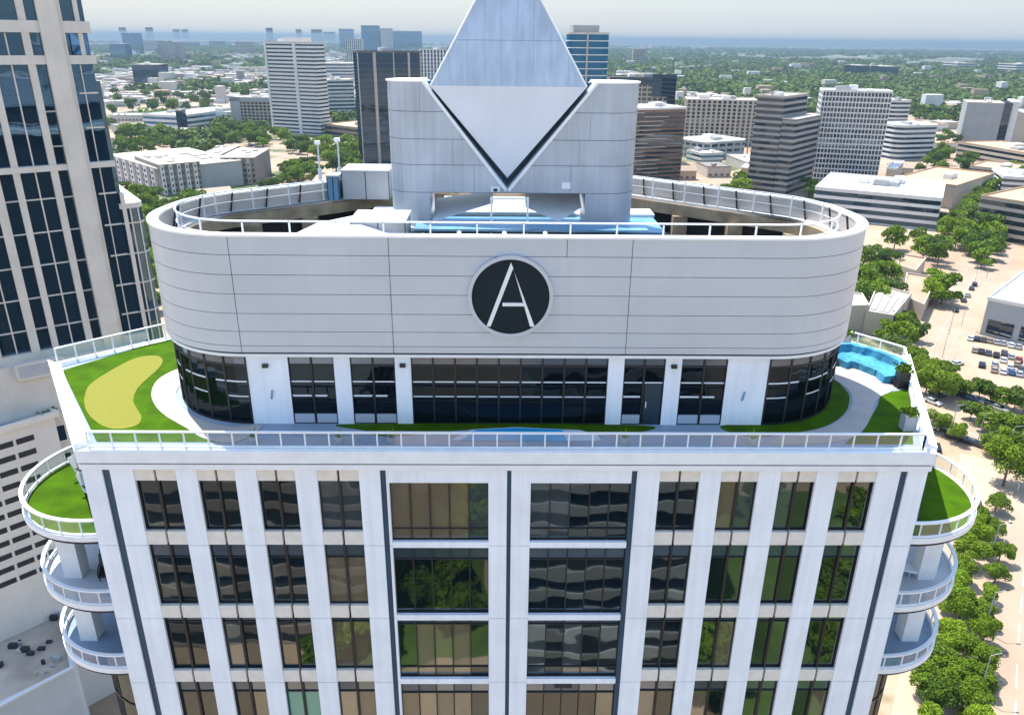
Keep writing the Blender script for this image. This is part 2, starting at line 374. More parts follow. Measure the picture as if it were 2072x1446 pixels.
# --- side bays and balconies
for sx in (-1, 1):
    cx, cy = 20.2*sx, 5.2
    if sx > 0: cx, cy = 19.55, 5.1
    else: cx = -20.0
    gb = MB(); ring = circle(cx-0.6*sx, cy+0.6, 3.5, 28)
    gb.prism(ring, GZ, -13.6, cap=False)
    gb.prism(circle(cx-1.2*sx, cy+1.0, 2.5, 28), -13.6, -1.0, cap=False)
    tp(gb, 'curved_bay_glass', GLASS)
    ml = MB()
    for i in range(0, 28, 2):
        x, y = ring[i]; ml.bar((x, y, GZ), (x, y, -13.6), 0.1)
    for z in ZT[4:]:
        ml.ring(circle(cx-0.6*sx, cy+0.6, 3.55, 28), circle(cx-0.6*sx, cy+0.6, 3.4, 28), z-0.05, z+0.05)
    for z in ZT[1:4]:
        ml.ring(circle(cx-1.2*sx, cy+1.0, 2.56, 28), circle(cx-1.2*sx, cy+1.0, 2.4, 28), z+0.2, z+0.9)
    tp(ml, 'bay_mullion', BLACKF)
    for k, zf in enumerate((-4.95, -9.12, -13.22)):
        rr = (4.75, 4.6, 4.5)[k]
        sl = MB(); sl.ring(circle(cx, cy, rr), circle(cx, cy, 1.0), zf-0.30, zf); bal = tp(sl, 'balcony', WHITE2)
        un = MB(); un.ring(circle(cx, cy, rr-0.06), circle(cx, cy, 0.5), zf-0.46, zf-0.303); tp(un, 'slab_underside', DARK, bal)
        fl = MB(); fl.ring(circle(cx, cy, rr-0.22), circle(cx, cy, 1.0), zf, zf+0.03)
        tp(fl, 'balcony_floor', TURF if k == 0 else mat('balcony_floor_%s' % k, ((0.5, 0.51, 0.53), (0.20, 0.27, 0.35))[k-1], 0.7), bal)  # lowest floor: blue shade is put into its base colour
        rl = MB(); rl.ring(circle(cx, cy, rr-0.02), circle(cx, cy, rr-0.20), zf+0.78, zf+0.86)
        rl.ring(circle(cx, cy, rr-0.05), circle(cx, cy, rr-0.15), zf+0.02, zf+0.09)
        for i in range(28):
            x, y = circle(cx, cy, rr-0.1, 28)[i]; rl.bar((x, y, zf), (x, y, zf+0.8), 0.055)
        ra = tp(rl, 'balcony_railing', WHITE2, bal)
        gg = MB(); gg.prism(circle(cx, cy, rr-0.1), zf+0.1, zf+0.77, cap=False); tp(gg, 'railing_glass', RAILG, bal)
        if k:
            cm = MB(); px_, py_ = cx+2.35*sx, cy-2.1
            cm.box(px_-0.45, px_+0.45, py_-0.4, py_+0.4, zf, zf+3.75); tp(cm, 'column', WHITE2)
    # white corner wall returning behind the balconies
    rw = MB(); rw.prism([(18.92*sx, 0.62), (19.05*sx, 0.62), (21.3*sx, 8.6), (21.1*sx, 8.6)], GZ, -0.95); tp(rw, 'side_wall', WHITE)

# --- terrace slab
deck_out = [(-18.98, -0.25), (18.98, -0.25), (23.2, 10.9), (20.3, 14.4), (13, 24), (-13, 24), (-20.7, 13.5), (-25.3, 9.5)]
def inset(poly, d):
    out = []; k = len(poly)
    for i in range(k):
        a, b, c = Vector(poly[i-1]), Vector(poly[i]), Vector(poly[(i+1) % k])
        d1 = (b-a).normalized(); d2 = (c-b).normalized()
        n1 = Vector((-d1.y, d1.x)); n2 = Vector((-d2.y, d2.x))
        bi = (n1+n2).normalized(); out.append(tuple(b+bi*d/max(0.35, bi.dot(n1))))
    return out
sl = MB(); sl.prism(deck_out, -0.58, -0.10); tp(sl, 'fascia', WHITE2)
s2 = MB(); s2.prism(inset(deck_out, 0.10), -0.66, -0.585); tp(s2, 'fascia_joint', DARK)
s3 = MB(); s3.prism(inset(deck_out, 0.04), -0.93, -0.665); tp(s3, 'cornice', WHITE2)
cu = MB(); cu.ring(deck_out, inset(deck_out, 0.55), -0.10, 0.02)
tp(cu, 'curb', WHITE2)
# broad upstands along both flanks
for q in ([(-18.98, -0.2), (-18.55, 0.35), (-24.35, 8.9), (-25.25, 9.4)], [(18.98, -0.2), (23.15, 10.8), (22.55, 10.6), (18.62, 0.35)]):
    up = MB(); up.prism(q, 0.02, 0.30); tp(up, 'flank_upstand', WHITE2)
dk = MB(); dk.prism(inset(deck_out, 0.5), -0.09, 0.0); tp(dk, 'terrace_deck', DECKM)
def patch(name, pts, z, m, smooth=True, th=0.02):
    q = MB(); q.prism(spline(pts, 5) if smooth else pts, z-th, z)
    return tp(q, name, m)
patch('turf_lawn', [(-18.42, 0.62), (-24.1, 8.6), (-20.6, 13.2), (-17.2, 13.6), (-16.6, 8), (-17.4, 6.2), (-16.2, 4.0), (-13.2, 0.62)], 0.012, TURF, False)
patch('putting_green', [(-21.32, 5.45), (-21.71, 6.9), (-21.4, 8.9), (-20.9, 10.35), (-20.0, 10.75), (-19.3, 10.1), (-19.04, 8.96), (-19.07, 7.63), (-19.05, 6.3), (-18.66, 4.9), (-18.04, 3.9), (-17.5, 3.1), (-17.3, 2.3), (-17.8, 1.85), (-18.64, 1.99), (-19.81, 2.99), (-20.68, 4.15)], 0.03, PUTT)
patch('curved_path', [(-17.8, 8.9), (-18.3, 8.2), (-18.45, 7.1), (-18.1, 5.7), (-17.4, 4.4), (-16.4, 3.2), (-15.0, 2.0), (-13.7, 0.9), (-12.2, 0.62), (-11.5, 2.2), (-12.9, 2.1), (-14.1, 2.5), (-15.3, 3.4), (-16.25, 4.5), (-16.9, 5.8), (-17.0, 7.2), (-16.9, 8.4)], 0.035, PATHM)
patch('edge_lawn', [(17.3, 8.6), (17.68, 6.41), (17.22, 4.92), (16.32, 3.53), (15.02, 2.37), (13.4, 1.72), (11.18, 1.3), (10.0, 2.3), (12.5, 3.0), (15, 5)], 0.02, TURF)
patch('turf_lawn', [(18.52, 4.6), (19.3, 6.0), (20.4, 6.4), (21.2, 6.7), (18.35, 0.62), (15.2, 0.62), (16.2, 1.6), (17.4, 3.0)], 0.02, TURF, False)
patch('curved_path', [(17.3, 9.6), (19.0, 10.2), (19.9, 8.5), (20.3, 6.7), (19.2, 5.7), (18.4, 4.7), (17.54, 3.2), (16.2, 1.5), (14.6, 0.75), (12.0, 0.62), (12.5, 1.3), (14.9, 2.2), (16.4, 3.5), (17.35, 4.9), (17.8, 6.5), (17.5, 8.4)], 0.03, PATHM)
patch('corner_paving', [(20.45, 6.4), (20.2, 10.6), (19.2, 11.6), (20.4, 14.0), (22.7, 10.8), (21.2, 6.9)], 0.014, PATHM, False)
patch('centre_lawn', [(-7.3, 2.42), (-6.74, 1.8), (-5.86, 1.25), (-4.6, 1.35), (-1.6, 1.95), (0.25, 2.1), (3.6, 1.75), (4.3, 1.45), (5.5, 1.5), (6.08, 2.4)], 0.02, TURF)
patch('mat_border', [(-2.6, 0.85), (-1.75, 1.85), (0.3, 2.12), (3.3, 1.85), (4.1, 1.35), (4.2, 0.8)], 0.035, mat('pale_border', (0.5, 0.55, 0.6), 0.6), False, 0.012)
patch('blue_mat', [(-2.2, 0.75), (-1.5, 1.8), (0.25, 2.0), (2.5, 1.85), (2.62, 0.75)], 0.055, POOLM, False, 0.018)

# --- terrace railing: front and flanks
def railing(pts, posts, h=0.78, name='terrace_railing', y_off=0.0, z0=0.02, step=1.06):
    rl, gl = MB(), MB()
    for a, b in zip(pts[:-1], pts[1:]):
        a3, b3 = Vector((*a, z0)), Vector((*b, z0)); U = Vector((0, 0, 1))
        rl.bar(a3+U*h, b3+U*h, 0.12, 0.07); rl.bar(a3+U*0.06, b3+U*0.06, 0.06, 0.07)
        n = max(1, round((b3-a3).length/step))
        for i in range(n+1):
            p = a3+(b3-a3)*i/n; rl.bar(p, p+U*h, 0.06, 0.07)
        gl.quad(a3+U*0.1, b3+U*0.1, b3+U*(h-0.04), a3+U*(h-0.04))
    o = tp(rl, name, WHITE2); tp(gl, 'railing_glass', RAILG, o); return o
railing([(-18.5, 0.08), (18.5, 0.08)], 0)
railing([(-24.7, 9.35), (-20.4, 13.35), (-13, 23.4)], 0, h=0.95, step=1.0)
railing([(18.5, 0.08), (22.75, 10.8), (20.15, 14.0), (13, 23.4)], 0, h=0.7, step=1.3)

# --- penthouse storey
DC = [(-12, 7.2), (12, 7.2), (11.9, 8.2), (5, 14), (-5, 14), (-11.9, 8.2)]
PR = 4.75                                        # wall radius; straight front at y = 2.45
pin = MB(); pin.prism(rounded(DC, PR-0.18), 0.0, 3.5); tp(pin, 'penthouse_core', DARK)
wsegs = [(-12.0, -10.08), (-8.0, -7.26), (-5.22, -4.49), (4.55, 5.28), (7.18, 7.93), (10.04, 12.02)]
for a, b in wsegs:
    pw = MB(); pw.box(a, b, 2.45, 2.62, 0.0, 3.45); tp(pw, 'penthouse_wall', WHITE)
for x, z in ((-11.1, 3.0), (-4.86, 3.05), (7.56, 3.05)):
    wl = MB(); wl.box(x-0.13, x+0.13, 2.3, 2.449, z-0.1, z+0.06); tp(wl, 'wall_light', BLACKF)
for x in (-11.0, 10.9):
    wh = MB(); wh.bar((x, 2.42, 1.3), (x+0.08, 2.42, 1.75), 0.07); tp(wh, 'wall_fitting', BLUEM)
def pglaze(a, b, n, door=None):
    fr, gl = MB(), MB(); ww = 0.06
    fr.box(a, b, 2.5, 2.62, 3.36, 3.45); fr.box(a, b, 2.5, 2.62, 0, 0.05)
    for i in range(n+1):
        x = a+(b-a)*i/n; fr.box(max(a, x-ww/1.5), min(b, x+ww/1.5), 2.47, 2.62, 0.052, 3.358)
    fr.box(a+.01, b-.01, 2.485, 2.62, 2.93, 3.0)
    o = tp(fr, 'penthouse_window', BLACKF)
    zs = [0.05, 1.40, 2.15, 2.97, 3.36]
    for i in range(n):
        x0, x1 = a+(b-a)*i/n, a+(b-a)*(i+1)/n
        for j in range(4):
            jz = random.uniform(-.004, .004)
            gl.quad((x0, 2.545, zs[j]), (x1, 2.545, zs[j]), (x1, 2.545+jz, zs[j+1]), (x0, 2.545+jz, zs[j+1]), 1 if j == 3 else 0)
    tp(gl, 'pane', [GLASSP, GLASSB], o)
    tr = MB()
    for i in range(n):
        x0, x1 = a+(b-a)*i/n+0.06, a+(b-a)*(i+1)/n-0.06
        tr.box(x0, x1, 2.5, 2.57, 2.13, 2.18)
        if n > 3: tr.box(x0, x1, 2.5, 2.56, 1.39, 1.43)
        elif i != door: tr.box(x0, x0+(x1-x0)*(0.95 if i == 0 else 0.6), 2.5, 2.56, 1.40, 1.47)
        if n == 2 and i != door: tr.box(x0, x1, 2.48, 2.6, 0.06, 0.5, 1)
    tp(tr, 'transom', [WHITE2, DRUM], o)
    if door is not None:
        dd = MB(); x0 = a+(b-a)*door/n+0.08; x1 = a+(b-a)*(door+1)/n-0.08
        dd.box(x0, x1, 2.48, 2.56, 0.02, 2.1); dd.box(x0+.2, x1-.2, 2.46, 2.478, 1.2, 1.9)
        do = tp(dd, 'door', mat('dark_teal_door', (0.012, 0.035, 0.05), 0.4), o)
        hd = MB(); hd.box(x0+0.08, x0+0.12, 2.43, 2.479, 0.9, 1.2); tp(hd, 'door_handle', WHITE2, o)
pglaze(-10.08, -8.0, 2); pglaze(-7.26, -5.22, 2); pglaze(-4.49, 4.55, 9); pglaze(5.28, 7.18, 2, door=1); pglaze(7.93, 10.04, 2)
for sx in (-1, 1):
    fr, gl = MB(), MB(); outer = rounded(DC, PR-0.03, 14); 
    pts = [p for p in outer if p[0]*sx >= 12.0-0.3 and p[1] < 12.5]
    pts.sort(key=lambda p: math.atan2(p[1]-7.2, (p[0]-12*sx)*sx))
    for i in range(len(pts)-1):
        a, b = pts[i], pts[i+1]
        for z0, z1, mi in ((0.05, 1.4, 0), (1.4, 2.15, 0), (2.15, 2.97, 0), (2.97, 3.4, 1)):
            gl.quad((*a, z0), (*b, z0), (*b, z1), (*a, z1), mi)
        if i % 2 == 0: fr.bar((*a, 0), (*a, 3.42), 0.09)
        fr.bar((*a, 2.97), (*b, 2.97), 0.07); fr.bar((*a, 3.4), (*b, 3.4), 0.08); fr.bar((*a, 0.05), (*b, 0.05), 0.1)
    o = tp(fr, 'curved_window', BLACKF); tp(gl, 'pane', [GLASSP, GLASSB], o)
    tr = MB()
    for i in range(len(pts)-1):
        if i % 4 != 3: tr.bar((*pts[i], 2.15), (*pts[i+1], 2.15), 0.06)
        if i % 4 in (0, 1): tr.bar((*pts[i], 1.4), (*pts[i+1], 1.4), 0.05)
    tp(tr, 'transom', WHITE2, o)

# --- drum
so_ = MB(); so_.prism(rounded(DC, 4.93), 3.46, 3.60); tp(so_, 'soffit', WHITE2)
sj = MB(); sj.prism(rounded(DC, 4.86), 3.603, 3.67); tp(sj, 'soffit_joint', DARK)
bk = MB(); bk.ring(rounded(DC, 4.955), rounded(DC, 4.7), 3.70, 8.95); tp(bk, 'drum_backing', DARK)
dr = MB()
zr = [3.70, 4.02, 4.71, 5.55, 6.44, 7.31, 8.19, 8.97]
for a, b in zip(zr[:-1], zr[1:]):
    dr.ring(rounded(DC, 5.0, 26), rounded(DC, 4.965, 26), a+0.012, b-0.012)
tp(dr, 'drum_cladding', DRUM)
for x, z0 in ((-12.0, 3.71), (-5.2, 3.71), (5.24, 3.71), (2.43, 8.2)):
    vj = MB(); vj.box(x-0.012, x+0.012, 2.194, 2.2, z0, 8.96); tp(vj, 'vertical_joint', DARK)
cp = MB(); cp.ring(rounded(DC, 5.05, 26), rounded(DC, 4.55, 26), 8.97, 9.06); tp(cp, 'parapet_cap', WHITE2)
ip = MB(); ip.ring(rounded(DC, 4.66, 26), rounded(DC, 4.58, 26), 8.05, 8.965); tp(ip, 'parapet_lining', INNERP)
OPN = 2.9
DO = [(-12.2, 8.25), (12.2, 8.25), (12.1, 8.45), (5, 14.3), (-5, 14.3), (-12.1, 8.45)]; OPN = 3.9
ww = MB(); ww.ring(rounded(DC, 4.68), rounded(DO, OPN), 7.95, 8.08); tp(ww, 'roof_walkway', ROOFW)
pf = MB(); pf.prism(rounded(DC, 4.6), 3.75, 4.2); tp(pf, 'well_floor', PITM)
bw = MB(); bw.ring(rounded(DO, OPN+0.06), rounded(DO, OPN-0.16), 7.3, 7.945)
oc = rounded(DO, OPN-0.05, 6)
def along(poly, step):
    out = []; k = len(poly); acc = 0.0
    for i in range(k):
        a, b = Vector(poly[i]), Vector(poly[(i+1) % k]); L = (b-a).length
        t = step-acc if acc else 0.0
        while t < L: out.append((tuple(a+(b-a)*t/L), (b-a).normalized())); t += step
        acc = (L-(t-step)) % step if L else acc
    return out
for (x, y), d in along(oc, 3.4):
    bw.box(x-0.42, x+0.42, y-0.3, y+0.3, 4.2, 7.3)
bw.ring(rounded(DO, OPN+0.0), rounded(DO, OPN-0.1), 5.9, 6.15)
tp(bw, 'well_beam', BROWN)
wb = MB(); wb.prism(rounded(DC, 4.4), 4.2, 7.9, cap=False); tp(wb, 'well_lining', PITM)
def ring_railing(pts, closed, z, h, post, name, m, step):
    rl = MB(); k = len(pts)
    for i in range(k if closed else k-1):
        rl.bar((*pts[i], z+h), (*pts[(i+1) % k], z+h), 0.07)
        rl.bar((*pts[i], z+h*0.5), (*pts[(i+1) % k], z+h*0.5), 0.03)
    for (x, y), d in (along(pts, step) if closed else []): rl.bar((x, y, z), (x, y, z+h), post)
    return tp(rl, name, m)
ring_railing(rounded(DO, OPN+0.12), True, 8.08, 1.12, 0.07, 'well_railing', WHITE2, 2.1)
for (x, y), d in along(rounded(DC, 4.5), 2.0):
    if y > 6: dp = MB(); dp.bar((x, y, 8.08), (x*0.985, y*0.985+.1, 9.12), 0.08); tp(dp, 'parapet_bracket', BLACKF)

# --- emblem on the drum
lg = MB(); n = 72
def disc(mb, r0, r1, y0, y1, mi=0):
    ro, ri = [(r1*math.cos(2*math.pi*i/n)+0.03, r1*math.sin(2*math.pi*i/n)+6.42) for i in range(n)], [(r0*math.cos(2*math.pi*i/n)+0.03, r0*math.sin(2*math.pi*i/n)+6.42) for i in range(n)]
    if r0 == 0: mb.xz(ro, y0, y1, mi); return
    for i in range(n):
        j = (i+1) % n; a, b, c, d = ro[i], ro[j], ri[j], ri[i]
        mb.quad((a[0], y0, a[1]), (b[0], y0, b[1]), (c[0], y0, c[1]), (d[0], y0, d[1]), mi)
        mb.quad((a[0], y0, a[1]), (a[0], y1, a[1]), (b[0], y1, b[1]), (b[0], y0, b[1]), mi)
        mb.quad((d[0], y0, d[1]), (c[0], y0, c[1]), (c[0], y1, c[1]), (d[0], y1, d[1]), mi)
disc(lg, 0, 1.72, 2.06, 2.19); em = tp(lg, 'emblem', LOGOB)
rg = MB(); disc(rg, 1.70, 1.86, 2.0, 2.19); tp(rg, 'emblem_ring', DRUM, em)
le = MB()
le.xz([(-1.02, 5.08), (-0.84, 5.08), (0.13, 7.74), (0.03, 7.98)], 2.0, 2.055)
le.xz([(0.03, 7.981), (0.131, 7.74), (0.9, 5.08), (1.1, 5.08)], 2.001, 2.055)
le.xz([(-0.32, 6.02), (0.63, 6.02), (0.59, 6.17), (-0.32, 6.17)], 1.996, 2.054)
tp(le, 'letter', WHITE2, em)

# --- crown on the roof
X0, X1, YF, YB = -4.85, 5.25, 10.5, 13.3
ap = (-0.08, 9.62)
front = [(X0, 9.38), (X1, 9.38), (X1, 14.8), (4.25, 14.8), ap, (-4.22, 14.8), (X0, 14.8)]
cr = MB(); cr.xz(front, YF, YB)
for a, b in ((X0, -4.12), (4.0, X1)): cr.box(a, b, YF, YB, 6.0, 9.38)
for cx, s in ((X0, -1), (X1, 1)):
    arc = [(cx+s*1.4*math.sin(math.pi*i/20), (YF+YB)/2-1.4*math.cos(math.pi*i/20)) for i in range(21)]
    cr.prism(arc, 6.0, 14.8)
crown = tp(cr, 'crown', CROWN)
cj = MB()
for z in (13.41, 12.07, 10.79, 9.38):
    for a, b in ((X0, -0.12-(z-9.62)*0.80 if z > 9.7 else 0), (0.1+(z-9.62)*0.80 if z > 9.7 else 0, X1)):
        cj.box(a, b, YF-0.006, YF, z-0.015, z+0.015)
    for cx, s in ((X0, -1), (X1, 1)):
        for i in range(20):
            a = (cx+s*1.405*math.sin(math.pi*i/20), (YF+YB)/2-1.405*math.cos(math.pi*i/20)); b = (cx+s*1.405*math.sin(math.pi*(i+1)/20), (YF+YB)/2-1.405*math.cos(math.pi*(i+1)/20))
            cj.quad((*a, z-0.015), (*b, z-0.015), (*b, z+0.015), (*a, z+0.015))
for x, z0, z1 in ((-4.5, 13.4, 14.7), (-2.9, 10.8, 12.05), (3.6, 10.8, 12.05), (4.1, 12.1, 13.4), (3.2, 9.4, 10.77), (-1.8, 9.4, 10.77)):
    cj.box(x-0.008, x+0.008, YF-0.006, YF, z0, z1)
tp(cj, 'panel_joint', mat('thin_joint', (0.10, 0.12, 0.15), 0.6), crown)
rv = MB(); rv.xz([(ap[0], ap[1]+.02), (4.24, 14.79), (-4.21, 14.79)], YF+1.3, YF+1.5)
tp(rv, 'reveal', TEAL, crown)
tm = MB()
for s, tipx in ((-1, -4.30), (1, 4.33)):
    tm.bar((ap[0]+0.06*s, YF-0.03, ap[1]-0.12), (tipx, YF-0.03, 14.82), 0.16, 0.14)
tm.box(X0-0.2, -4.3, YF-0.04, YB+.04, 14.802, 14.87); tm.box(4.3, X1+0.2, YF-0.04, YB+.04, 14.802, 14.87)
for cx, s in ((X0, -1), (X1, 1)):
    arc = [(cx+s*(0.2+1.27*math.sin(math.pi*i/20)), (YF+YB)/2-1.44*math.cos(math.pi*i/20)) for i in range(21)]
    tm.prism(arc, 14.803, 14.868)
tp(tm, 'edge_trim', WHITE2, crown)
hw, zc, zt_, zb = 3.86, 14.66, 21.3, 10.1
spf = MB(); f1, b1, ym = YF-0.12, YB+0.3, 11.7
spf.ngon([(-hw-.08, f1, zc), (hw-.02, f1, zc), (-0.12, ym, zt_)]); spf.ngon([(hw-.02, f1, zc), (hw+.1, b1, zc), (-0.12, ym, zt_)])
spf.ngon([(hw+.1, b1, zc), (-hw-.2, b1, zc), (-0.12, ym, zt_)]); spf.ngon([(-hw-.2, b1, zc), (-hw-.08, f1, zc), (-0.12, ym, zt_)])
tp(spf, 'spire', FACET, crown)
spl = MB()
spl.ngon([(hw-.02, f1, zc-.004), (-hw-.08, f1, zc-.004), (-0.08, YF+0.35, zb)]); spl.ngon([(-hw-.08, f1, zc-.004), (-hw-.08, YB-.4, zc-.004), (-0.08, YF+0.35, zb)])
spl.ngon([(hw-.02, YB-.4, zc-.004), (hw-.02, f1, zc-.004), (-0.08, YF+0.35, zb)]); spl.ngon([(-hw-.08, YB-.4, zc-.004), (hw-.02, YB-.4, zc-.004), (-0.08, YF+0.35, zb)])
tp(spl, 'inverted_pyramid', BOUNCEF, crown)
sj2 = MB()
def on_face(x, z, off=0.012):
    t = (z-zc)/(zt_-zc); return (x, f1+(ym-f1)*t-off, z)
for z in (16.75, 18.9):
    hh = hw*(1-(z-zc)/(zt_-zc)); sj2.bar(on_face(-hh-.05, z, 0), on_face(hh-.1, z, 0), 0.02, 0.02)
for x in (-3.0, -2.1, -1.25, -0.45, 0.35, 1.15, 2.0, 2.9):
    zt2 = zc+(zt_-zc)*(1-abs(x+0.1)/hw)-0.1; sj2.bar(on_face(x, zc+0.03, 0), on_face(x, zt2, 0), 0.012, 0.012)
tp(sj2, 'panel_joint', mat('facet_joint', (0.22, 0.28, 0.35), 0.5), crown)
st = MB()
for s in (-1, 1): st.bar((s*hw-.05, f1-.01, zc), (-0.12, ym-.01, zt_), 0.07)
tp(st, 'edge_trim', WHITE2, crown)
nb = MB(); nb.box(2.75, 3.2, YF-0.02, YF-0.001, 9.62, 9.95); tp(nb, 'notice_plate', WHITE2, crown)
cmb = MB(); cmb.box(-0.95, -0.45, YF-0.22, YF-0.001, 9.46, 9.72); cmb.box(-0.8, -0.6, YF-0.26, YF-0.221, 9.5, 9.64, 1)
tp(cmb, 'camera_box', [WHITE2, BLACKF], crown)
# plinth, blue deck and plant below the crown
pl = MB(); pl.box(-7.6, 8.2, 9.6, 14.8, 4.2, 7.55)
tp(pl, 'crown_plinth', BLUEM)
pc = MB(); pc.box(-7.7, -4.9, 9.5, 14.9, 7.55, 7.75); pc.box(-4.9, 8.3, 13.4, 15, 7.55, 7.7)
pc.prism([(-3.9, 13.3), (3.8, 13.3), (3.8, 18), (-3.9, 18)], 7.71, 7.8)
tp(pc, 'plinth_cap', ROOFW)
sh = MB(); sh.ngon([(-4.0, 10.2, 7.9), (-0.8, 11.0, 8.75), (-0.9, 13, 9.05), (-4.0, 13, 8.6)]); tp(sh, 'sloping_sheet', ROOFW); sh = MB(); sh.ngon([(0.9, 11.2, 8.5), (2.6, 10.0, 8.0), (3.9, 11.2, 8.5), (3.9, 13.2, 9.2), (0.9, 13.2, 9.2)])
tp(sh, 'sloping_sheet', ROOFW)
bd = MB(); bd.box(-4.7, 6.9, 7.6, 9.5, 8.05, 8.12); tp(bd, 'blue_deck', BLUEM)
pp = MB()
for x in (-0.9, 0.95): pp.bar((x, 9.3, 6.5), (x, 9.3, 9.4), 0.11)
pp.bar((-0.9, 9.3, 9.3), (0.95, 9.3, 9.3), 0.08)
tp(pp, 'service_pipe', WHITE2)
cl = MB(); rnd = random.Random(3)
for i in range(34):
    x = -5+12*i/34; cl.box(x, x+rnd.uniform(.12, .3), 6.4+rnd.random()*.5, 7.2, 4.2, rnd.uniform(7.5, 8.0), rnd.choice((0, 0, 1)))
tp(cl, 'plant_framing', [BROWN, PITM])
for x in (-2.3, -0.25, 1.6):
    fl_ = MB(); fl_.tube((x, 4.6, 8.55), (x, 4.45, 8.7), 0.07, 0.10, 10); tp(fl_, 'floodlight', WHITE2)
wr = MB(); wr.ngon([(-10.2, 4.5, 8.02), (-5.9, 4.5, 8.02), (-5.7, 5.9, 8.1), (-7.6, 7.4, 8.8), (-9.2, 6.6, 8.6)])
wr.ngon([(-10.2, 4.5, 8.02), (-9.2, 6.6, 8.6), (-10.6, 6.0, 8.0)]); wr.ngon([(-5.7, 5.9, 8.1), (-4.9, 7.4, 8.0), (-7.6, 7.4, 8.8)])
tp(wr, 'well_awning', ROOFW)

def rooftop_unit(x0, x1, y0, y1, z0, z1, label, m=GREYBOX, grp=None):
    e = empty('rooftop_unit', ((x0+x1)/2, (y0+y1)/2, z0), label, 'rooftop unit', grp)
    a = MB(); a.box(x0, x1, y0, y1, z0, z1-0.08); a.build('casing', m, e, world=True)
    b = MB(); b.box(x0-.06, x1+.06, y0-.06, y1+.06, z1-0.08, z1); b.build('lid', GREYBOX, e, world=True)
    c = MB(); k = max(2, int((x1-x0)/0.9))
    for i in range(k+1):
        x = x0+(x1-x0)*i/k; c.box(x-0.02, x+0.02, y0-0.02, y0-0.002, z0, z1-.1)
    c.build('panel_seam', DARK, e, world=True); return e
rooftop_unit(-7.6, -5.0, 6.6, 9.0, 7.2, 8.75, 'grey louvred rooftop unit in front of the left crown leg')
rooftop_unit(-9.6, -6.9, 15.2, 17.6, 8.08, 9.75, 'large silver rooftop unit behind the left side of the crown')
rooftop_unit(-10.4, -9.75, 14.9, 16.0, 8.08, 9.5, 'narrow blue-sided rooftop unit next to the silver one', BLUEM)
for i, (x, y, top, lab) in enumerate(((-11.15, 16.6, 11.0, 'left mast with lamp head standing on the drum behind the railing'), (-10.1, 17.2, 11.1, 'right mast with lamp head beside the silver rooftop unit'))):
    e = empty('lamp_mast', (x, y, 8.08), lab, 'mast')
    a = MB(); a.tube((x, y, 8.08), (x, y, 9.6), 0.11); a.tube((x, y, 9.6), (x, y, top), 0.05); a.build('pole', DRUM, e, world=True)
    b = MB(); b.box(x-0.16, x+0.14, y-0.12, y+0.1, top, top+0.2); b.build('lamp_head', WHITE2, e, world=True)

# ------------------------------------------------------------------ things on the terrace and balconies
def planter(x, y, z, label, h=0.95, col=None):
    e = empty('planter', (x, y, z), label, 'planter')
    a = MB(); a.prism([(-.26, -.26), (.26, -.26), (.26, .26), (-.26, .26)], 0, h)
    for s in (-.27, .27): a.bar((s, -.27, 0), (s, -.27, h), 0.04)
    a.build('pot', col or BLACKF, e)
    b = MB(); r2 = random.Random(int(x*10))
    for i in range(150):
        p = Vector((r2.gauss(0, .17), r2.gauss(0, .17), h+abs(r2.gauss(.08, .12)))); d = Vector((r2.uniform(-1, 1), r2.uniform(-1, 1), r2.random())).normalized()*.12
        s = d.cross(Vector((r2.random(), 1, 0))).normalized()*.05; b.quad(p-s, p+s, p+s+d, p-s+d)
    b.build('foliage', LEAF[0], e)
planter(20.75, 6.9, 0, 'tall black planter with green plant at the end of the blue covered sofa')
planter(18.75, 2.1, 0, 'dark grey planter with green plant in the front right lawn corner', 0.8, GREYBOX)
planter(20.2, 12.9, 0, 'grey planter behind the blue covered sofa', 0.7, GREYBOX)
for i, (x, lab) in enumerate(((-11.47, 'small potted agave by the left end of the curved glass wall'), (-7.64, 'small potted agave before the left pair of penthouse windows'), (-5.3, 'low potted agave left of the blue mat'), (5.2, 'small potted agave right of the blue mat'), (11.0, 'small potted agave at the tip of the right lawn'))):
    e = empty('potted_agave', (x, 0.62, 0), lab, 'potted plant')
    a = MB(); a.tube((0, 0, 0), (0, 0, 0.3), 0.15, 0.2, 12); a.build('pot', GREYBOX, e)
    b = MB()
    for k in range(16):
        t = k*2.4; u = Vector((math.cos(t), math.sin(t), 0)); l = 0.16+0.1*(k % 3); s = Vector((-u.y, u.x, 0))*.045
        b.ngon([u*.03-s+Vector((0, 0, .3)), u*.03+s+Vector((0, 0, .3)), u*l+Vector((0, 0, .36+.12*(k % 4)))])
    b.build('leaves', LEAF[2], e)
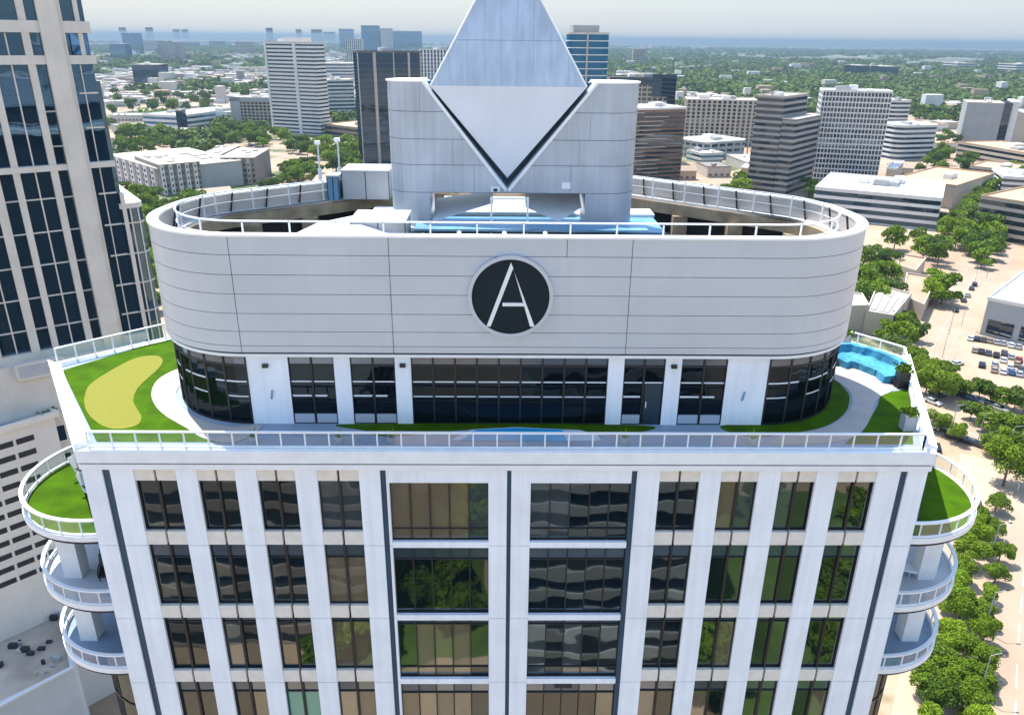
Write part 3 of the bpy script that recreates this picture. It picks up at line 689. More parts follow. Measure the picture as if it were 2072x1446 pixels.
# covered sofa: lumpy cloth over a bent sofa
def covered_sofa():
    e = empty('covered_sofa', (19.9, 8.8, 0), 'curved outdoor sofa under a bright blue cover beside the pale path', 'sofa')
    pth = [Vector(p) for p in ((18.45, 9.9, 0), (19.25, 10.35, 0), (20.1, 9.6, 0), (20.75, 8.3, 0), (20.75, 7.1, 0))]
    b = MB(); r2 = random.Random(4)
    prof = [(-0.75, 0.0), (-0.72, 0.42), (-0.1, 0.5), (0.25, 0.56), (0.33, 0.98), (0.62, 1.0), (0.68, 0.0)]
    rows = []
    for i in range(len(pth)-1):
        for j in range(5):
            t = j/5; p = pth[i].lerp(pth[i+1], t); d = (pth[min(i+1, 4)]-pth[i]).normalized()
            nrm = Vector((d.y, -d.x, 0))*-1
            rows.append([p+nrm*(u+r2.uniform(-.025, .025))+Vector((0, 0, max(0, h+(r2.uniform(-.035, .035) if h else 0)))) for u, h in prof])
    for i in range(len(rows)-1):
        for j in range(len(prof)-1): b.quad(rows[i][j], rows[i+1][j], rows[i+1][j+1], rows[i][j+1])
    b.ngon(rows[0]); b.ngon(rows[-1][::-1])
    b.build('cover', TARPM, e, world=True)
    f = MB()
    for p in (pth[0], pth[2], pth[4]): f.box(p.x-.3, p.x+.3, p.y-.25, p.y+.25, 0, 0.3)
    f.build('frame', BLACKF, e, world=True)
covered_sofa()
def lounge_chair(x, y, z, rz, label, m=WHITE2, s=1.0):
    e = empty('lounge_chair', (x, y, z), label, 'lounge chair', rz=rz); e.scale = (s, s, s)
    a = MB(); a.box(-.34, .34, -.5, .35, .26, .38); a.build('seat', m, e)
    b = MB(); b.xz([(-.34, 0), (.34, 0), (.34, .75), (-.34, .75)], 0, .1); me = b.build('backrest', m, e); me.location = (0, .33, .32); me.rotation_euler = (R(-28), 0, 0)
    for sx in (-.3, .3):
        for sy in (-.42, .3):
            l = MB(); l.bar((sx, sy, 0), (sx, sy, .26), .05); l.build('leg', BLACKF, e)
        r_ = MB(); r_.bar((sx*1.15, -.4, .55), (sx*1.15, .4, .55), .06, .04); r_.bar((sx*1.15, -.4, .3), (sx*1.15, -.4, .55), .04); r_.build('armrest', BLACKF, e)
lounge_chair(-21.9, 5.6, -4.92, R(70), 'white and black lounge chair on the upper left grass balcony, the outer one', s=1.35)
lounge_chair(-20.9, 3.9, -4.92, R(55), 'white lounge chair nearest the wall on the upper left grass balcony', s=1.2)
lounge_chair(19.7, 1.75, -4.92, R(-30), 'small pale chair in the shade of the upper right grass balcony')
lounge_chair(-20.7, 2.9, -9.08, R(20), 'dark chair beside the round table on the middle left balcony', BLACKF)
lounge_chair(17.3, 9.6, 0.0, R(200), 'beige chair at the right end of the curved glass wall', PATHM)
e = empty('round_table', (-20.9, 4.4, -9.08), 'round black table on the white middle left balcony', 'table')
a = MB(); a.tube((0, 0, .66), (0, 0, .72), .75, .75, 28); a.build('tabletop', BLACKF, e)
a = MB(); a.tube((0, 0, .0), (0, 0, .66), .07); a.tube((0, 0, 0), (0, 0, .04), .35, .3, 16); a.build('pedestal', BLACKF, e)
for i, (x, y, rz, lab) in enumerate(((20.6, 3.2, R(-20), 'rounded white bench on the middle right balcony, nearer the railing'), (20.3, 5.0, R(-12), 'rounded white bench on the middle right balcony, nearer the glass'))):
    e = empty('bench', (x, y, -9.08), lab, 'bench', rz=rz)
    a = MB(); a.prism(rounded([(-.8, -.05), (.8, -.05), (.8, .05), (-.8, .05)], .28, 6), .36, .46); a.build('seat', WHITE2, e)
    for sx in (-.6, .6):
        l = MB(); l.box(sx-.06, sx+.06, -.22, .22, 0, .36); l.build('leg', GREYBOX, e)
# ================================================================== THE CITY
def noise_ground():
    m, nt, b = base_mat('city_ground')
    tc = N(nt, 'ShaderNodeTexCoord')
    def noise(sc, det=5, rough=0.6, dist=0.0):
        n = N(nt, 'ShaderNodeTexNoise'); n.inputs['Scale'].default_value = sc; n.inputs['Detail'].default_value = det
        n.inputs['Roughness'].default_value = rough; n.inputs['Distortion'].default_value = dist
        nt.links.new(tc.outputs['Object'], n.inputs['Vector']); return n.outputs['Fac']
    def ramp(src, stops):
        r = N(nt, 'ShaderNodeValToRGB'); r.color_ramp.elements[0].position = stops[0][0]; r.color_ramp.elements[0].color = (*stops[0][1], 1)
        r.color_ramp.elements[1].position = stops[-1][0]; r.color_ramp.elements[1].color = (*stops[-1][1], 1)
        for p, c in stops[1:-1]: e = r.color_ramp.elements.new(p); e.color = (*c, 1)
        nt.links.new(src, r.inputs[0]); return r.outputs[0]
    def mix(f, a, b_, t='RGBA'):
        x = N(nt, 'ShaderNodeMix', data_type='RGBA')
        if isinstance(f, float): x.inputs['Factor'].default_value = f
        else: nt.links.new(f, x.inputs['Factor'])
        for k, s in (('A', a), ('B', b_)):
            if isinstance(s, tuple): x.inputs[k].default_value = (*s, 1)
            else: nt.links.new(s, x.inputs[k])
        return x.outputs['Result']
    g = (0, 0, 0); o = (1, 1, 1)
    pave = ramp(noise(0.02, 8), [(0.3, (0.26, 0.175, 0.11)), (0.5, (0.37, 0.255, 0.165)), (0.7, (0.42, 0.32, 0.23))])
    green = ramp(noise(0.03, 8), [(0.3, (0.045, 0.07, 0.02)), (0.6, (0.09, 0.125, 0.035)), (0.75, (0.16, 0.16, 0.07))])
    wood = ramp(noise(0.008, 8, 0.7), [(0.35, (0.04, 0.055, 0.022)), (0.55, (0.075, 0.09, 0.04)), (0.72, (0.16, 0.145, 0.09))])
    # built-up streets inside ~1 km, greener beyond, woods far out
    ge = N(nt, 'ShaderNodeNewGeometry'); vl = N(nt, 'ShaderNodeVectorMath', operation='LENGTH'); nt.links.new(ge.outputs['Position'], vl.inputs[0])
    def dist_ramp(a, b_):
        r = N(nt, 'ShaderNodeMapRange'); r.inputs['From Min'].default_value = a; r.inputs['From Max'].default_value = b_
        nt.links.new(vl.outputs['Value'], r.inputs[0]); return r.outputs[0]
    near = mix(ramp(noise(0.012, 6), [(0.60, g), (0.64, o)]), pave, green)
    mid = mix(ramp(noise(0.006, 8, 0.7), [(0.42, g), (0.48, o)]), green, pave)
    far = mix(ramp(noise(0.0022, 9, 0.75, 0.4), [(0.55, g), (0.585, o)]), wood, (0.42, 0.38, 0.31))
    c = mix(dist_ramp(260, 520), near, mid); c = mix(dist_ramp(1100, 2600), c, far)
    vo = N(nt, 'ShaderNodeTexVoronoi'); vo.inputs['Scale'].default_value = 0.012; vo.feature = 'DISTANCE_TO_EDGE'
    nt.links.new(tc.outputs['Object'], vo.inputs['Vector'])
    st = ramp(vo.outputs['Distance'], [(0.0, o), (0.035, g)])
    sm = N(nt, 'ShaderNodeMath', operation='MULTIPLY'); inv = N(nt, 'ShaderNodeMath', operation='SUBTRACT'); inv.inputs[0].default_value = 1
    nt.links.new(dist_ramp(350, 500), sm.inputs[0]); nt.links.new(st, sm.inputs[1])
    c = mix(sm.outputs[0], c, (0.30, 0.28, 0.25))
    fine = N(nt, 'ShaderNodeMapRange'); fine.inputs['To Min'].default_value = 0.72; fine.inputs['To Max'].default_value = 1.25
    nt.links.new(noise(0.25, 8, 0.7), fine.inputs[0])
    sc = N(nt, 'ShaderNodeVectorMath', operation='SCALE'); nt.links.new(c, sc.inputs[0]); nt.links.new(fine.outputs[0], sc.inputs['Scale'])
    nt.links.new(sc.outputs[0], b.inputs['Base Color']); b.inputs['Roughness'].default_value = 0.9
    return m
def sheet(name, poly, z, m, kind='structure'):
    q = MB(); q.ngon([(p[0], p[1], z) for p in poly]); o = q.build(name, m); tag(o, kind=kind); return o
gm = MB(); gm.quad((-30000, -1200, GZ), (30000, -1200, GZ), (30000, 26000, GZ), (-30000, 26000, GZ)); tag(gm.build('ground', noise_ground()), kind='structure')
# low hills closing the horizon
hl = MB(True); hr = random.Random(11); nx = 120
ph = [hr.uniform(0, 6.28) for _ in range(6)]
def hz(x): return 9+42*math.exp(-((x+9000)/5200)**2)+5*math.sin(x/2300+ph[0])+3*math.sin(x/900+ph[1])+2*math.sin(x/420+ph[2])
for i in range(nx):
    xa, xb = -30000+60000*i/nx, -30000+60000*(i+1)/nx
    for (ya, fa), (yb, fb) in (((16000, 0), (18500, .6)), ((18500, .6), (21000, 1)), ((21000, 1), (25500, .0))):
        hl.quad((xa, ya, GZ-.5+hz(xa)*fa), (xb, ya, GZ-.5+hz(xb)*fa), (xb, yb, GZ-.5+hz(xb)*fb), (xa, yb, GZ-.5+hz(xa)*fb))
tag(hl.build('hills', mat('hill_woods', (0.055, 0.065, 0.035), 0.9, var=0.9, scale=0.0012)), kind='structure')

def G(px, py, z=GZ): p = at(px, py, z); return (p.x, p.y)
ASPH = mat('road_surface', (0.34, 0.25, 0.175), 0.85, var=0.12, scale=0.08)
SIDE = mat('sidewalk_surface', (0.42, 0.31, 0.215), 0.85, var=0.1, scale=0.1)
LINE = mat('road_marking', (0.62, 0.58, 0.52), 0.7)
GRASSM = mat('grass_plot', (0.07, 0.12, 0.02), 0.9, var=0.3, scale=0.15)
def strip(name, pts, wd, z, m, kind='structure', marks=False):
    q = MB(); V = [Vector((*p, 0)) for p in pts]; L, Rr = [], []
    for i, p in enumerate(V):
        d = (V[min(i+1, len(V)-1)]-V[max(i-1, 0)]).normalized(); nrm = Vector((-d.y, d.x, 0))
        L.append(p+nrm*wd/2); Rr.append(p-nrm*wd/2)
    for i in range(len(V)-1): q.quad((L[i].x, L[i].y, z), (Rr[i].x, Rr[i].y, z), (Rr[i+1].x, Rr[i+1].y, z), (L[i+1].x, L[i+1].y, z))
    tag(q.build(name, m), kind=kind)
    if marks:
        k = MB()
        for i in range(len(V)-1):
            d = V[i+1]-V[i]; n_ = int(d.length/9); dd = d.normalized(); nn = Vector((-dd.y, dd.x, 0))*0.1
            for off in marks:
                o = Vector((-dd.y, dd.x, 0))*off
                for j in range(n_):
                    a = V[i]+o+dd*j*9; b = a+dd*(3.2 if off else 6); k.quad(a-nn+Vector((0, 0, z+.006)), b-nn+Vector((0, 0, z+.006)), b+nn+Vector((0, 0, z+.006)), a+nn+Vector((0, 0, z+.006)))
        tag(k.build('road_marking', LINE), kind='structure')
# avenue east of the tower, cross street and the boulevard running away to the upper right
strip('sidewalk', [G(1890, 1500), G(1915, 1300), G(1955, 1120), G(1990, 1000), G(2000, 930)], 12, GZ+.012, SIDE)
strip('road', [G(2050, 1560), G(2060, 1300), G(2075, 1120), G(2110, 960)], 17, GZ+.02, ASPH, marks=(0, 4, -4))
strip('road', [G(1780, 800), G(1880, 848), G(1960, 875), G(2072, 925), G(2300, 1010)], 13, GZ+.024, ASPH, marks=(0,))
strip('road', [G(1845, 800), G(1870, 740), G(1905, 670), G(1945, 600), G(2000, 520), G(2072, 440), G(2200, 330)], 20, GZ+.028, ASPH, marks=(0, 5, -5))
sheet('parking_lot', [G(1935, 690), G(1975, 675), G(2120, 712), G(2130, 830), G(1990, 775)], GZ+.034, mat('car_park_surface', (0.37, 0.27, 0.185), 0.85, var=0.1, scale=0.1))
sheet('grass', [G(1760, 688), G(1800, 672), G(1830, 690), G(1800, 712)], GZ+.03, GRASSM, 'stuff')
strip('road', [G(380, 620), G(350, 480), G(420, 420), G(640, 365), G(900, 330)], 14, GZ+.02, ASPH)
strip('road', [G(200, 320), G(420, 300), G(640, 318), G(760, 345)], 16, GZ+.024, ASPH)
strip('road', [G(1300, 390), G(1420, 372), G(1520, 345), G(1800, 300), G(2072, 262)], 18, GZ+.02, ASPH)
strip('road', [G(1200, 146), G(1500, 147), G(1700, 152), G(2072, 160)], 60, GZ+.03, SIDE)
strip('road', [G(200, 158), G(400, 150), G(540, 152), G(900, 140)], 50, GZ+.03, SIDE)

OCC = []                                     # ground discs already taken
def occupied(x, y, r=0):
    for a, b, c in OCC:
        if (x-a)**2+(y-b)**2 < (c+r)**2: return True
    return False
OCC.append((0, 8, 30)); OCC.append((-60, 78, 26)); OCC.append((-66, 56, 22))

def city_mat(name, col, rough=0.7, **k): return mat(name, col, rough, **k)
CW = city_mat('white_concrete', (0.62, 0.61, 0.58), var=0.08, scale=0.1, streak=.3)
CB = city_mat('tan_concrete', (0.42, 0.36, 0.28), var=0.08, scale=0.1, streak=.3)
CG = city_mat('grey_concrete', (0.33, 0.335, 0.33), var=0.08, scale=0.1, streak=.3)
CD = city_mat('dark_band', (0.10, 0.095, 0.085), var=0.15, scale=0.1)
CBR = city_mat('brown_brick', (0.20, 0.115, 0.07), var=0.2, scale=0.1)
CRF = city_mat('pale_roof', (0.50, 0.44, 0.36), var=0.12, scale=0.08)
CRP = city_mat('peach_roof', (0.46, 0.31, 0.19), var=0.08, scale=0.08)
CRB = city_mat('brown_roof', (0.36, 0.24, 0.15), var=0.12, scale=0.1)
CWR = city_mat('white_roof', (0.66, 0.64, 0.60), var=0.08, scale=0.08)
GD = mirror_glass('far_dark_glass', (0.45, 0.52, 0.58), 0.15, body=(0.015, 0.02, 0.03), wav=0.0)
GB = mirror_glass('far_blue_glass', (0.30, 0.55, 0.78), 0.45, body=(0.01, 0.05, 0.11), wav=0.0)
GN = mirror_glass('far_navy_glass', (0.25, 0.36, 0.48), 0.22, body=(0.006, 0.018, 0.035), wav=0.0)

def tower(name, label, cat, fl, fr, top, depth, style='bands', glass=None, skin=None, roof=None, fh=4.0, nfin=12, ground=GZ, h=None, units=2, group=None, bandf=0.5, roundr=0.0, sides=True):
    """fl, fr: photo pixels of the foot of the front; top: photo row of the front left top corner"""
    P = at(*fl, ground); Q = at(*fr, ground); P2, Q2 = Vector((P.x, P.y, 0)), Vector((Q.x, Q.y, 0))
    d = Q2-P2; W = d.length; rz = math.atan2(d.y, d.x)
    H = h if h else height_at(P, top)-ground
    e = empty(name, (P.x, P.y, ground), label, cat, group, rz)
    cm = P2+d/2+Vector((-math.sin(rz), math.cos(rz), 0))*depth/2
    OCC.append((cm.x, cm.y, max(W, depth)*0.62))
    D = depth; glass = glass or GD; skin = skin or CW; roof = roof or CRF
    def plan(o):
        if roundr: return rounded([(roundr, roundr), (W-roundr, roundr), (W-roundr, D-roundr), (roundr, D-roundr)], roundr-o, 8)
        return [(o, o), (W-o, o), (W-o, D-o), (o, D-o)]
    c = MB(); c.prism(plan(0.35), 0, H-0.5); c.build('glass_wall' if style != 'plain' else 'wall', glass, e)
    nfl = max(2, round(H/fh)); f = H/nfl
    if style in ('bands', 'grid'):
        b = MB()
        for i in range(nfl+1):
            z0 = max(0, i*f-f*bandf*0.6); z1 = min(H, i*f+f*bandf*0.4) if i < nfl else H
            if z1-z0 > 0.05: b.ring(plan(0.0), plan(0.5), z0, z1)
        b.build('floor_band', skin, e)
    if style in ('grid', 'fins'):
        b = MB(); fw = W/nfin*(0.24 if style == 'grid' else 0.42)
        for i in range(nfin+1):
            x = W*i/nfin; x0 = max(0.02, x-fw/2); x1 = min(W-0.02, x+fw/2)
            b.box(x0, x1, 0.06, 0.5, 0, H-0.3); b.box(x0, x1, D-0.5, D-0.06, 0, H-0.3)
        if sides:
            k = max(2, round(D/(W/nfin)))
            for i in range(k+1):
                y = D*i/k; y0 = max(0.08, y-fw/2); y1 = min(D-0.08, y+fw/2)
                b.box(0.05, 0.5, y0, y1, 0, H-0.3); b.box(W-0.5, W-0.05, y0, y1, 0, H-0.3)
        b.build('facade_fin', skin, e)
        if style == 'fins':
            b = MB()
            for i in range(1, nfl): b.ring(plan(0.22), plan(0.5), i*f-0.5, i*f+0.5)
            b.build('floor_band', skin, e)
    r = MB(); r.prism(plan(0.1), H-0.45, H+0.05); r.ring(plan(-0.05), plan(0.35), H+0.052, H+0.9); r.build('roof', roof, e)
    rr = random.Random(int(P.x*7+P.y))
    for i in range(units):
        uw, ud = rr.uniform(.08, .22)*W, rr.uniform(.12, .3)*D; x = rr.uniform(.15, .7)*W; y = rr.uniform(.15, .65)*D
        u = MB(); hh = rr.uniform(1.2, 3.5); u.box(x, x+uw, y, y+ud, H+0.06, H+hh); u.box(x+.1*uw, x+.9*uw, y+.1*ud, y+.9*ud, H+hh+.004, H+hh+.3)
        u.build('roof_unit', CG if i % 2 else CWR, e)
    return e, W, D, H

# --- mid distance, left of the crown
e, W, D, H = tower('striped_tower', 'tall white tower with dark horizontal stripes, left part, beside the dark tower', 'tower', (553, 268), (650, 274), 86, 18, 'bands', skin=CW, fh=3.75, bandf=0.55, units=3)
for u0, u1 in ((.565, .625), (-.01, .03)): b = MB(); b.box(W*u0, W*u1, -0.4, .3, 0, H); b.build('vertical_strip', CW, e)
b = MB(); b.box(W*.35, W*.8, D*.2, D*.7, H+.1, H+5); b.build('penthouse', CWR, e)
e['label'] = 'tallest white tower with dark horizontal stripes, standing above the tree strip left of the crown'
e, W, D, H = tower('dark_glass_tower', 'dark glass tower with beige piers directly left of the crown', 'tower', (736, 338), (860, 333), 106, 22, 'plain', glass=GN, skin=CB, roof=CD, fh=4)
b = MB()
for x, ww_ in ((0, .8), (.24, 2.2), (.55, 0.8), (.78, 1.6), (.97, 1)): b.box(W*x, W*x+ww_, -0.25, 0.34, 0, H)
b.build('pier', CB, e)
b = MB(); rr = random.Random(5)
for i in range(int(H/4)):
    b.box(0, W, 0.25, 0.34, i*4, i*4+.35)
b.build('floor_line', CD, e)
tower('office_block', 'low office block with white and dark bands between the striped tower and the dark tower', 'office building', (648, 240), (722, 238), 163, 40, 'bands', skin=CW, fh=4.5, bandf=.5, roundr=6)
tower('office_block', 'long flat peach roofed block behind the foot of the striped tower', 'office building', (655, 272), (722, 280), 246, 60, 'bands', skin=CRB, roof=CRP, h=10)
e, W, D, H = tower('grid_block', 'grey block with recessed square window grid left of the striped tower', 'office building', (472, 256), (560, 258), 198, 34, 'grid', skin=CB, fh=3.6, nfin=11, bandf=.3)
b = MB(); b.box(-.4, W*.22, -.5, D*.5, 0, H+.5); b.box(-.4, W, -.5, .2, H-3.5, H+.5); b.build('end_wall', CG, e)
tower('low_block', 'low pale blue and white building among the trees on the left', 'office building', (292, 262), (366, 266), 232, 60, 'bands', glass=GB, skin=CW, roof=CWR, fh=5)
tower('slab_tower', 'narrow dark teal slab at the right end of the low pale blue building', 'tower', (360, 268), (371, 268), 224, 20, 'plain', glass=GN, units=0)
tower('warehouse', 'long white low building left of the grey grid block', 'warehouse', (375, 246), (462, 252), 223, 50, 'bands', skin=CW, roof=CWR, fh=9, bandf=1.2)
# apartment complex in three wings
e = empty('apartment_complex', (*G(330, 392), GZ), 'tan apartment complex with many bays and pale roofs, behind the left end of the drum', 'apartment building')
def wing(fl, fr, top, depth, m, ms, nb, nm):
    P, Q = at(*fl), at(*fr); d = Vector((Q.x-P.x, Q.y-P.y, 0)); W = d.length; d.normalize(); n_ = Vector((-d.y, d.x, 0)); Hh = height_at(P, top)
    o = Vector((P.x, P.y, 0))
    def L2(x, y): q = o+d*x+n_*y; return (q.x, q.y)
    a = MB(); a.prism([L2(0, 0), L2(W, 0), L2(W, depth), L2(0, depth)], GZ, Hh-.4); w_ = a.build(nm, m, e, world=True)
    bb = MB()
    for i in range(nb):
        x0 = W*i/nb; x1 = x0+W/nb*.5
        bb.prism([L2(x0+.3, -1.3), L2(x1, -1.3), L2(x1, -.01), L2(x0+.3, -.01)], GZ, Hh-.5)
    bb.build('bay', ms, w_, world=True)
    wn = MB(); k = int((Hh-GZ)/3.6)
    for i in range(nb):
        x0 = W*i/nb; x1 = x0+W/nb*.5
        for j in range(k):
            for u, v, yy in ((x0+.3+(x1-x0)*.25, x0+(x1-x0)*.75, -1.34), (x1+W/nb*.12, x0+W/nb*.9, -.04)):
                wn.prism([L2(u, yy), L2(v, yy), L2(v, yy+.03), L2(u, yy+.03)], GZ+j*3.6+1.2, GZ+j*3.6+2.9)
    wn.build('windows', GD, w_, world=True)
    r = MB(); r.prism([L2(-.3, -1.6), L2(W+.3, -1.6), L2(W+.3, depth+.3), L2(-.3, depth+.3)], Hh-.39, Hh+.1)
    rr = random.Random(int(P.x))
    for i in range(9):
        x = rr.uniform(0, W*.85); y = rr.uniform(1, depth*.8); r.prism([L2(x, y), L2(x+W*.12, y), L2(x+W*.12, y+depth*.15), L2(x, y+depth*.15)], Hh+.102, Hh+rr.uniform(.3, 1.4))
    r.build('roof', CRF, w_, world=True)
    c_ = o+d*W/2+n_*depth/2; OCC.append((c_.x, c_.y, max(W, depth)*.55))
TANW = city_mat('taupe_render', (0.26, 0.22, 0.19), var=.2, scale=.1, streak=.6)
wing((232, 360), (330, 394), 312, 55, CG, CW, 7, 'wing')
wing((331, 395), (412, 386), 333, 50, TANW, CW, 5, 'wing')
wing((412, 362), (452, 362), 313, 50, CBR, TANW, 3, 'wing')
wing((452, 372), (520, 372), 318, 45, TANW, CB, 4, 'wing')
# --- far skyline on the left
far = [('blue_glass_tower', 'dark blue box tower beside the neighbour tower, front of the far left skyline', 226, 257, 125, 89, 60, GB, 'plain'),
 ('blue_glass_tower', 'taller bright blue tower just behind the dark blue box tower', 252, 284, 110, 67, 60, GB, 'plain'),
 ('dark_block', 'wide dark blue block with pale roof, nearest of the far left skyline', 272, 326, 173, 131, 60, GN, 'plain'),
 ('ribbed_tower', 'beige and blue ribbed tower in the middle of the far left skyline', 324, 344, 124, 83, 40, GB, 'fins'),
 ('ribbed_tower', 'beige ribbed tower right beside the first ribbed one', 346, 366, 122, 86, 40, GB, 'fins'),
 ('office_block', 'hazy grey blue block behind the ribbed towers', 288, 320, 104, 82, 60, GN, 'bands'),
 ('office_block', 'small blue block right of the ribbed towers', 373, 398, 98, 86, 60, GB, 'plain'),
 ('office_block', 'dark domed blue block in the far haze', 424, 453, 96, 83, 60, GB, 'plain'),
 ('office_block', 'cream hotel like block in the far haze left of the striped tower', 478, 512, 110, 85, 60, GD, 'grid'),
 ('hazy_tower', 'pale slim tower first from the left on the skyline', 243, 253, 78, 56, 50, GN, 'plain'),
 ('hazy_tower', 'pale slim tower second from the left on the skyline', 297, 307, 80, 56, 50, GN, 'plain'),
 ('hazy_tower', 'pale slim tower third from the left on the skyline', 352, 361, 80, 60, 50, GN, 'plain'),
 ('hazy_tower', 'pale slim tower fourth from the left on the skyline', 369, 378, 80, 60, 50, GN, 'plain'),
 ('hazy_tower', 'slim grey tower rising left above the striped tower', 540, 548, 84, 57, 50, GN, 'plain'),
 ('hazy_tower', 'slim grey tower rising behind the striped tower roof', 600, 607, 82, 60, 50, GN, 'plain'),
 ('hazy_tower', 'broad pale grey tower right of the striped tower roof, left one', 631, 645, 84, 60, 80, GN, 'plain'),
 ('hazy_tower', 'broad pale grey tower right of the striped tower roof, right one', 655, 673, 84, 65, 80, GN, 'plain'),
 ('blue_glass_tower', 'bright blue slab tower left of the big blue tower', 688, 715, 102, 59, 60, GB, 'plain'),
 ('blue_glass_tower', 'tallest blue tower behind the dark glass tower', 734, 770, 122, 52, 60, GB, 'plain'),
 ('ribbed_tower', 'pale ribbed tower joining two blue towers', 771, 785, 112, 58, 60, GD, 'fins'),
 ('blue_glass_tower', 'wide blue tower at the right behind the dark glass tower', 786, 855, 108, 63, 60, GB, 'plain'),
 ('office_block', 'pale hazy block below the tallest blue tower', 702, 734, 132, 79, 60, GD, 'fins'),
 ('office_block', 'grey block between the dark glass tower and the crown', 852, 905, 178, 101, 60, GD, 'fins'),
 ('office_block', 'white banded block behind the office block left of the dark tower', 650, 715, 160, 128, 80, GD, 'bands'),
 ('office_block', 'beige twin tower far away right of the crown', 1276, 1290, 132, 105, 60, GB, 'plain'),
 ('office_block', 'beige gridded tower far away right of the crown', 1280, 1305, 134, 100, 60, GD, 'grid'),
 ('dark_block', 'dark square block far right, left of the pair behind the lattice tower', 1730, 1757, 158, 133, 90, GN, 'plain'),
 ('dark_block', 'dark square block far right, right of the pair behind the lattice tower', 1786, 1816, 158, 135, 90, GN, 'plain'),
 ('office_block', 'pale blue banded block near the right edge in the distance', 1935, 1975, 145, 128, 90, GD, 'bands'),
 ('office_block', 'white banded block at the right edge in the distance', 2052, 2090, 155, 130, 90, GD, 'bands')]
for nm, lab, x0, x1, yb, yt, dp_, gl_, stl in far:
    tower(nm, lab, 'tower' if 'tower' in nm else 'building', (x0, yb), (x1, yb+.3), yt, dp_, stl, glass=gl_, skin=CB if 'beige' in lab or 'cream' in lab else CW, fh=7, nfin=8, units=1 if nm != 'hazy_tower' else 0)
# --- right of the crown
e, W, D, H = tower('curved_blue_tower', 'blue glass tower with rounded bulging floors just right of the crown point', 'tower', (1142, 352), (1222, 352), 68, 26, 'bands', glass=mirror_glass('deep_blue_glass', (0.2, 0.5, 0.7), 0.22, body=(0.006, 0.07, 0.14), wav=0.0), skin=CW, fh=4.6, bandf=.13, roundr=9)
b = MB(); b.box(W*.1, W*.72, D*.1, D*.8, H+.1, H+5.5); b.build('penthouse', CG, e)
b = MB(); b.box(W*.42, W*.46, -.3, .3, 0, H); b.build('vertical_strip', CB, e)
e, W, D, H = tower('black_frame_tower', 'black topped tower with beige windows behind the right shoulder of the crown', 'tower', (1225, 330), (1352, 330), 158, 30, 'grid', glass=GD, skin=CB, fh=3.5, nfin=12, bandf=.35, roof=CD)
b = MB(); b.box(W*.66, W*1.02, -.6, 2, H-14, H+3); b.box(W*.9, W*1.02, -.5, 1.9, 0, H-14.01); b.box(0, W*.66, -.6, 1, H-5, H-.2); b.build('black_frame', GN, e)
e, W, D, H = tower('brick_tower', 'brown brick tower with pale stripes touching the right side of the crown', 'tower', (1262, 388), (1375, 381), 222, 34, 'plain', glass=CBR, roof=CWR, fh=4)
b = MB(); g_ = MB(); rr = random.Random(8)
for i in range(1, 19):
    z = H*i/19; g_.box(1, W-1, -.06, .34, z-1.1, z+.3)
    x = rr.uniform(0, W*.3); x2 = x+rr.uniform(.2, .6)*W; b.box(x, min(W-1, x2), -.12, -.065, z+.31, z+.85)
g_.build('window_band', GD, e); b.build('sill', CB, e)
b = MB()
for i in range(1, 9): b.box(W-.34, W+.06, D*(i-.8)/9, D*(i-.2)/9, 2, H-3)
b.build('side_window', GD, e)
tower('apartment_tower', 'wide grey beige apartment tower with many bays between brick tower and dark striped tower', 'apartment building', (1382, 292), (1524, 296), 202, 40, 'fins', glass=GD, skin=CB, fh=3.4, nfin=14, units=3)
tower('low_block', 'low building with curved white roof in front of the grey beige apartments', 'office building', (1420, 325), (1512, 318), 290, 40, 'grid', skin=CG, roof=CWR, fh=5, nfin=6, roundr=8)
tower('low_block', 'small white block with blue windows left of the curved white roof', 'office building', (1418, 332), (1462, 330), 312, 24, 'bands', glass=GB, skin=CWR, roof=CWR, fh=4)
e, W, D, H = tower('dark_striped_tower', 'dark tower with brown and grey horizontal stripes and a lower front wing', 'tower', (1508, 386), (1562, 393), 194, 42, 'bands', glass=GD, skin=CD, fh=3.9, bandf=.45, roof=CRF)
skg = city_mat('warm_grey_band', (0.27, 0.25, 0.225), var=.15, scale=.08)
for ch_ in e.children:
    if ch_.name.startswith('floor_band'): ch_.data.materials[0] = skg
H2 = height_at(at(1562, 393), 240)-GZ
d2 = Vector((at(1647, 352).x-at(1578, 394).x, at(1647, 352).y-at(1578, 394).y, 0))
a = MB(); W2 = 9; DD = 46; a.prism([(W+.01, .3), (W+W2, .3), (W+W2, DD), (W+.01, DD)], 0, H2-.4); a.build('wing_glass', GD, e)
a = MB(); f_ = 3.9
for i in range(int(H2/f_)+1): a.ring([(W+.3, 0), (W+W2+.3, 0), (W+W2+.3, DD+.3), (W+.3, DD+.3)], [(W+.8, .5), (W+W2-.2, .5), (W+W2-.2, DD-.2), (W+.8, DD-.2)], max(0, i*f_-1), i*f_+.9)
a.build('wing_band', skg, e)
a = MB(); a.box(W+.1, W+W2+.2, .1, DD+.2, H2-.39, H2+.3); a.build('wing_roof', CRF, e)
tower('lattice_tower', 'white tower with a dense grid of small square windows', 'tower', (1637, 369), (1772, 376), 184, 26, 'grid', glass=GD, skin=CW, fh=3.45, nfin=20, bandf=.27, units=4, roof=CWR)
tower('curved_tower', 'curved blue grey banded tower behind the white lattice tower', 'tower', (1790, 282), (1836, 282), 205, 30, 'bands', glass=GD, skin=CW, fh=4.2, roundr=9)
tower('round_office', 'low round cornered office with white and blue bands right of the lattice tower', 'office building', (1808, 325), (1892, 322), 256, 34, 'bands', glass=GN, skin=CW, roof=CWR, fh=4.3, roundr=8)
tower('office_block', 'beige windowless block at the foot of the lattice tower', 'building', (1785, 384), (1806, 386), 341, 42, 'plain', glass=CB, roof=CWR, units=0)
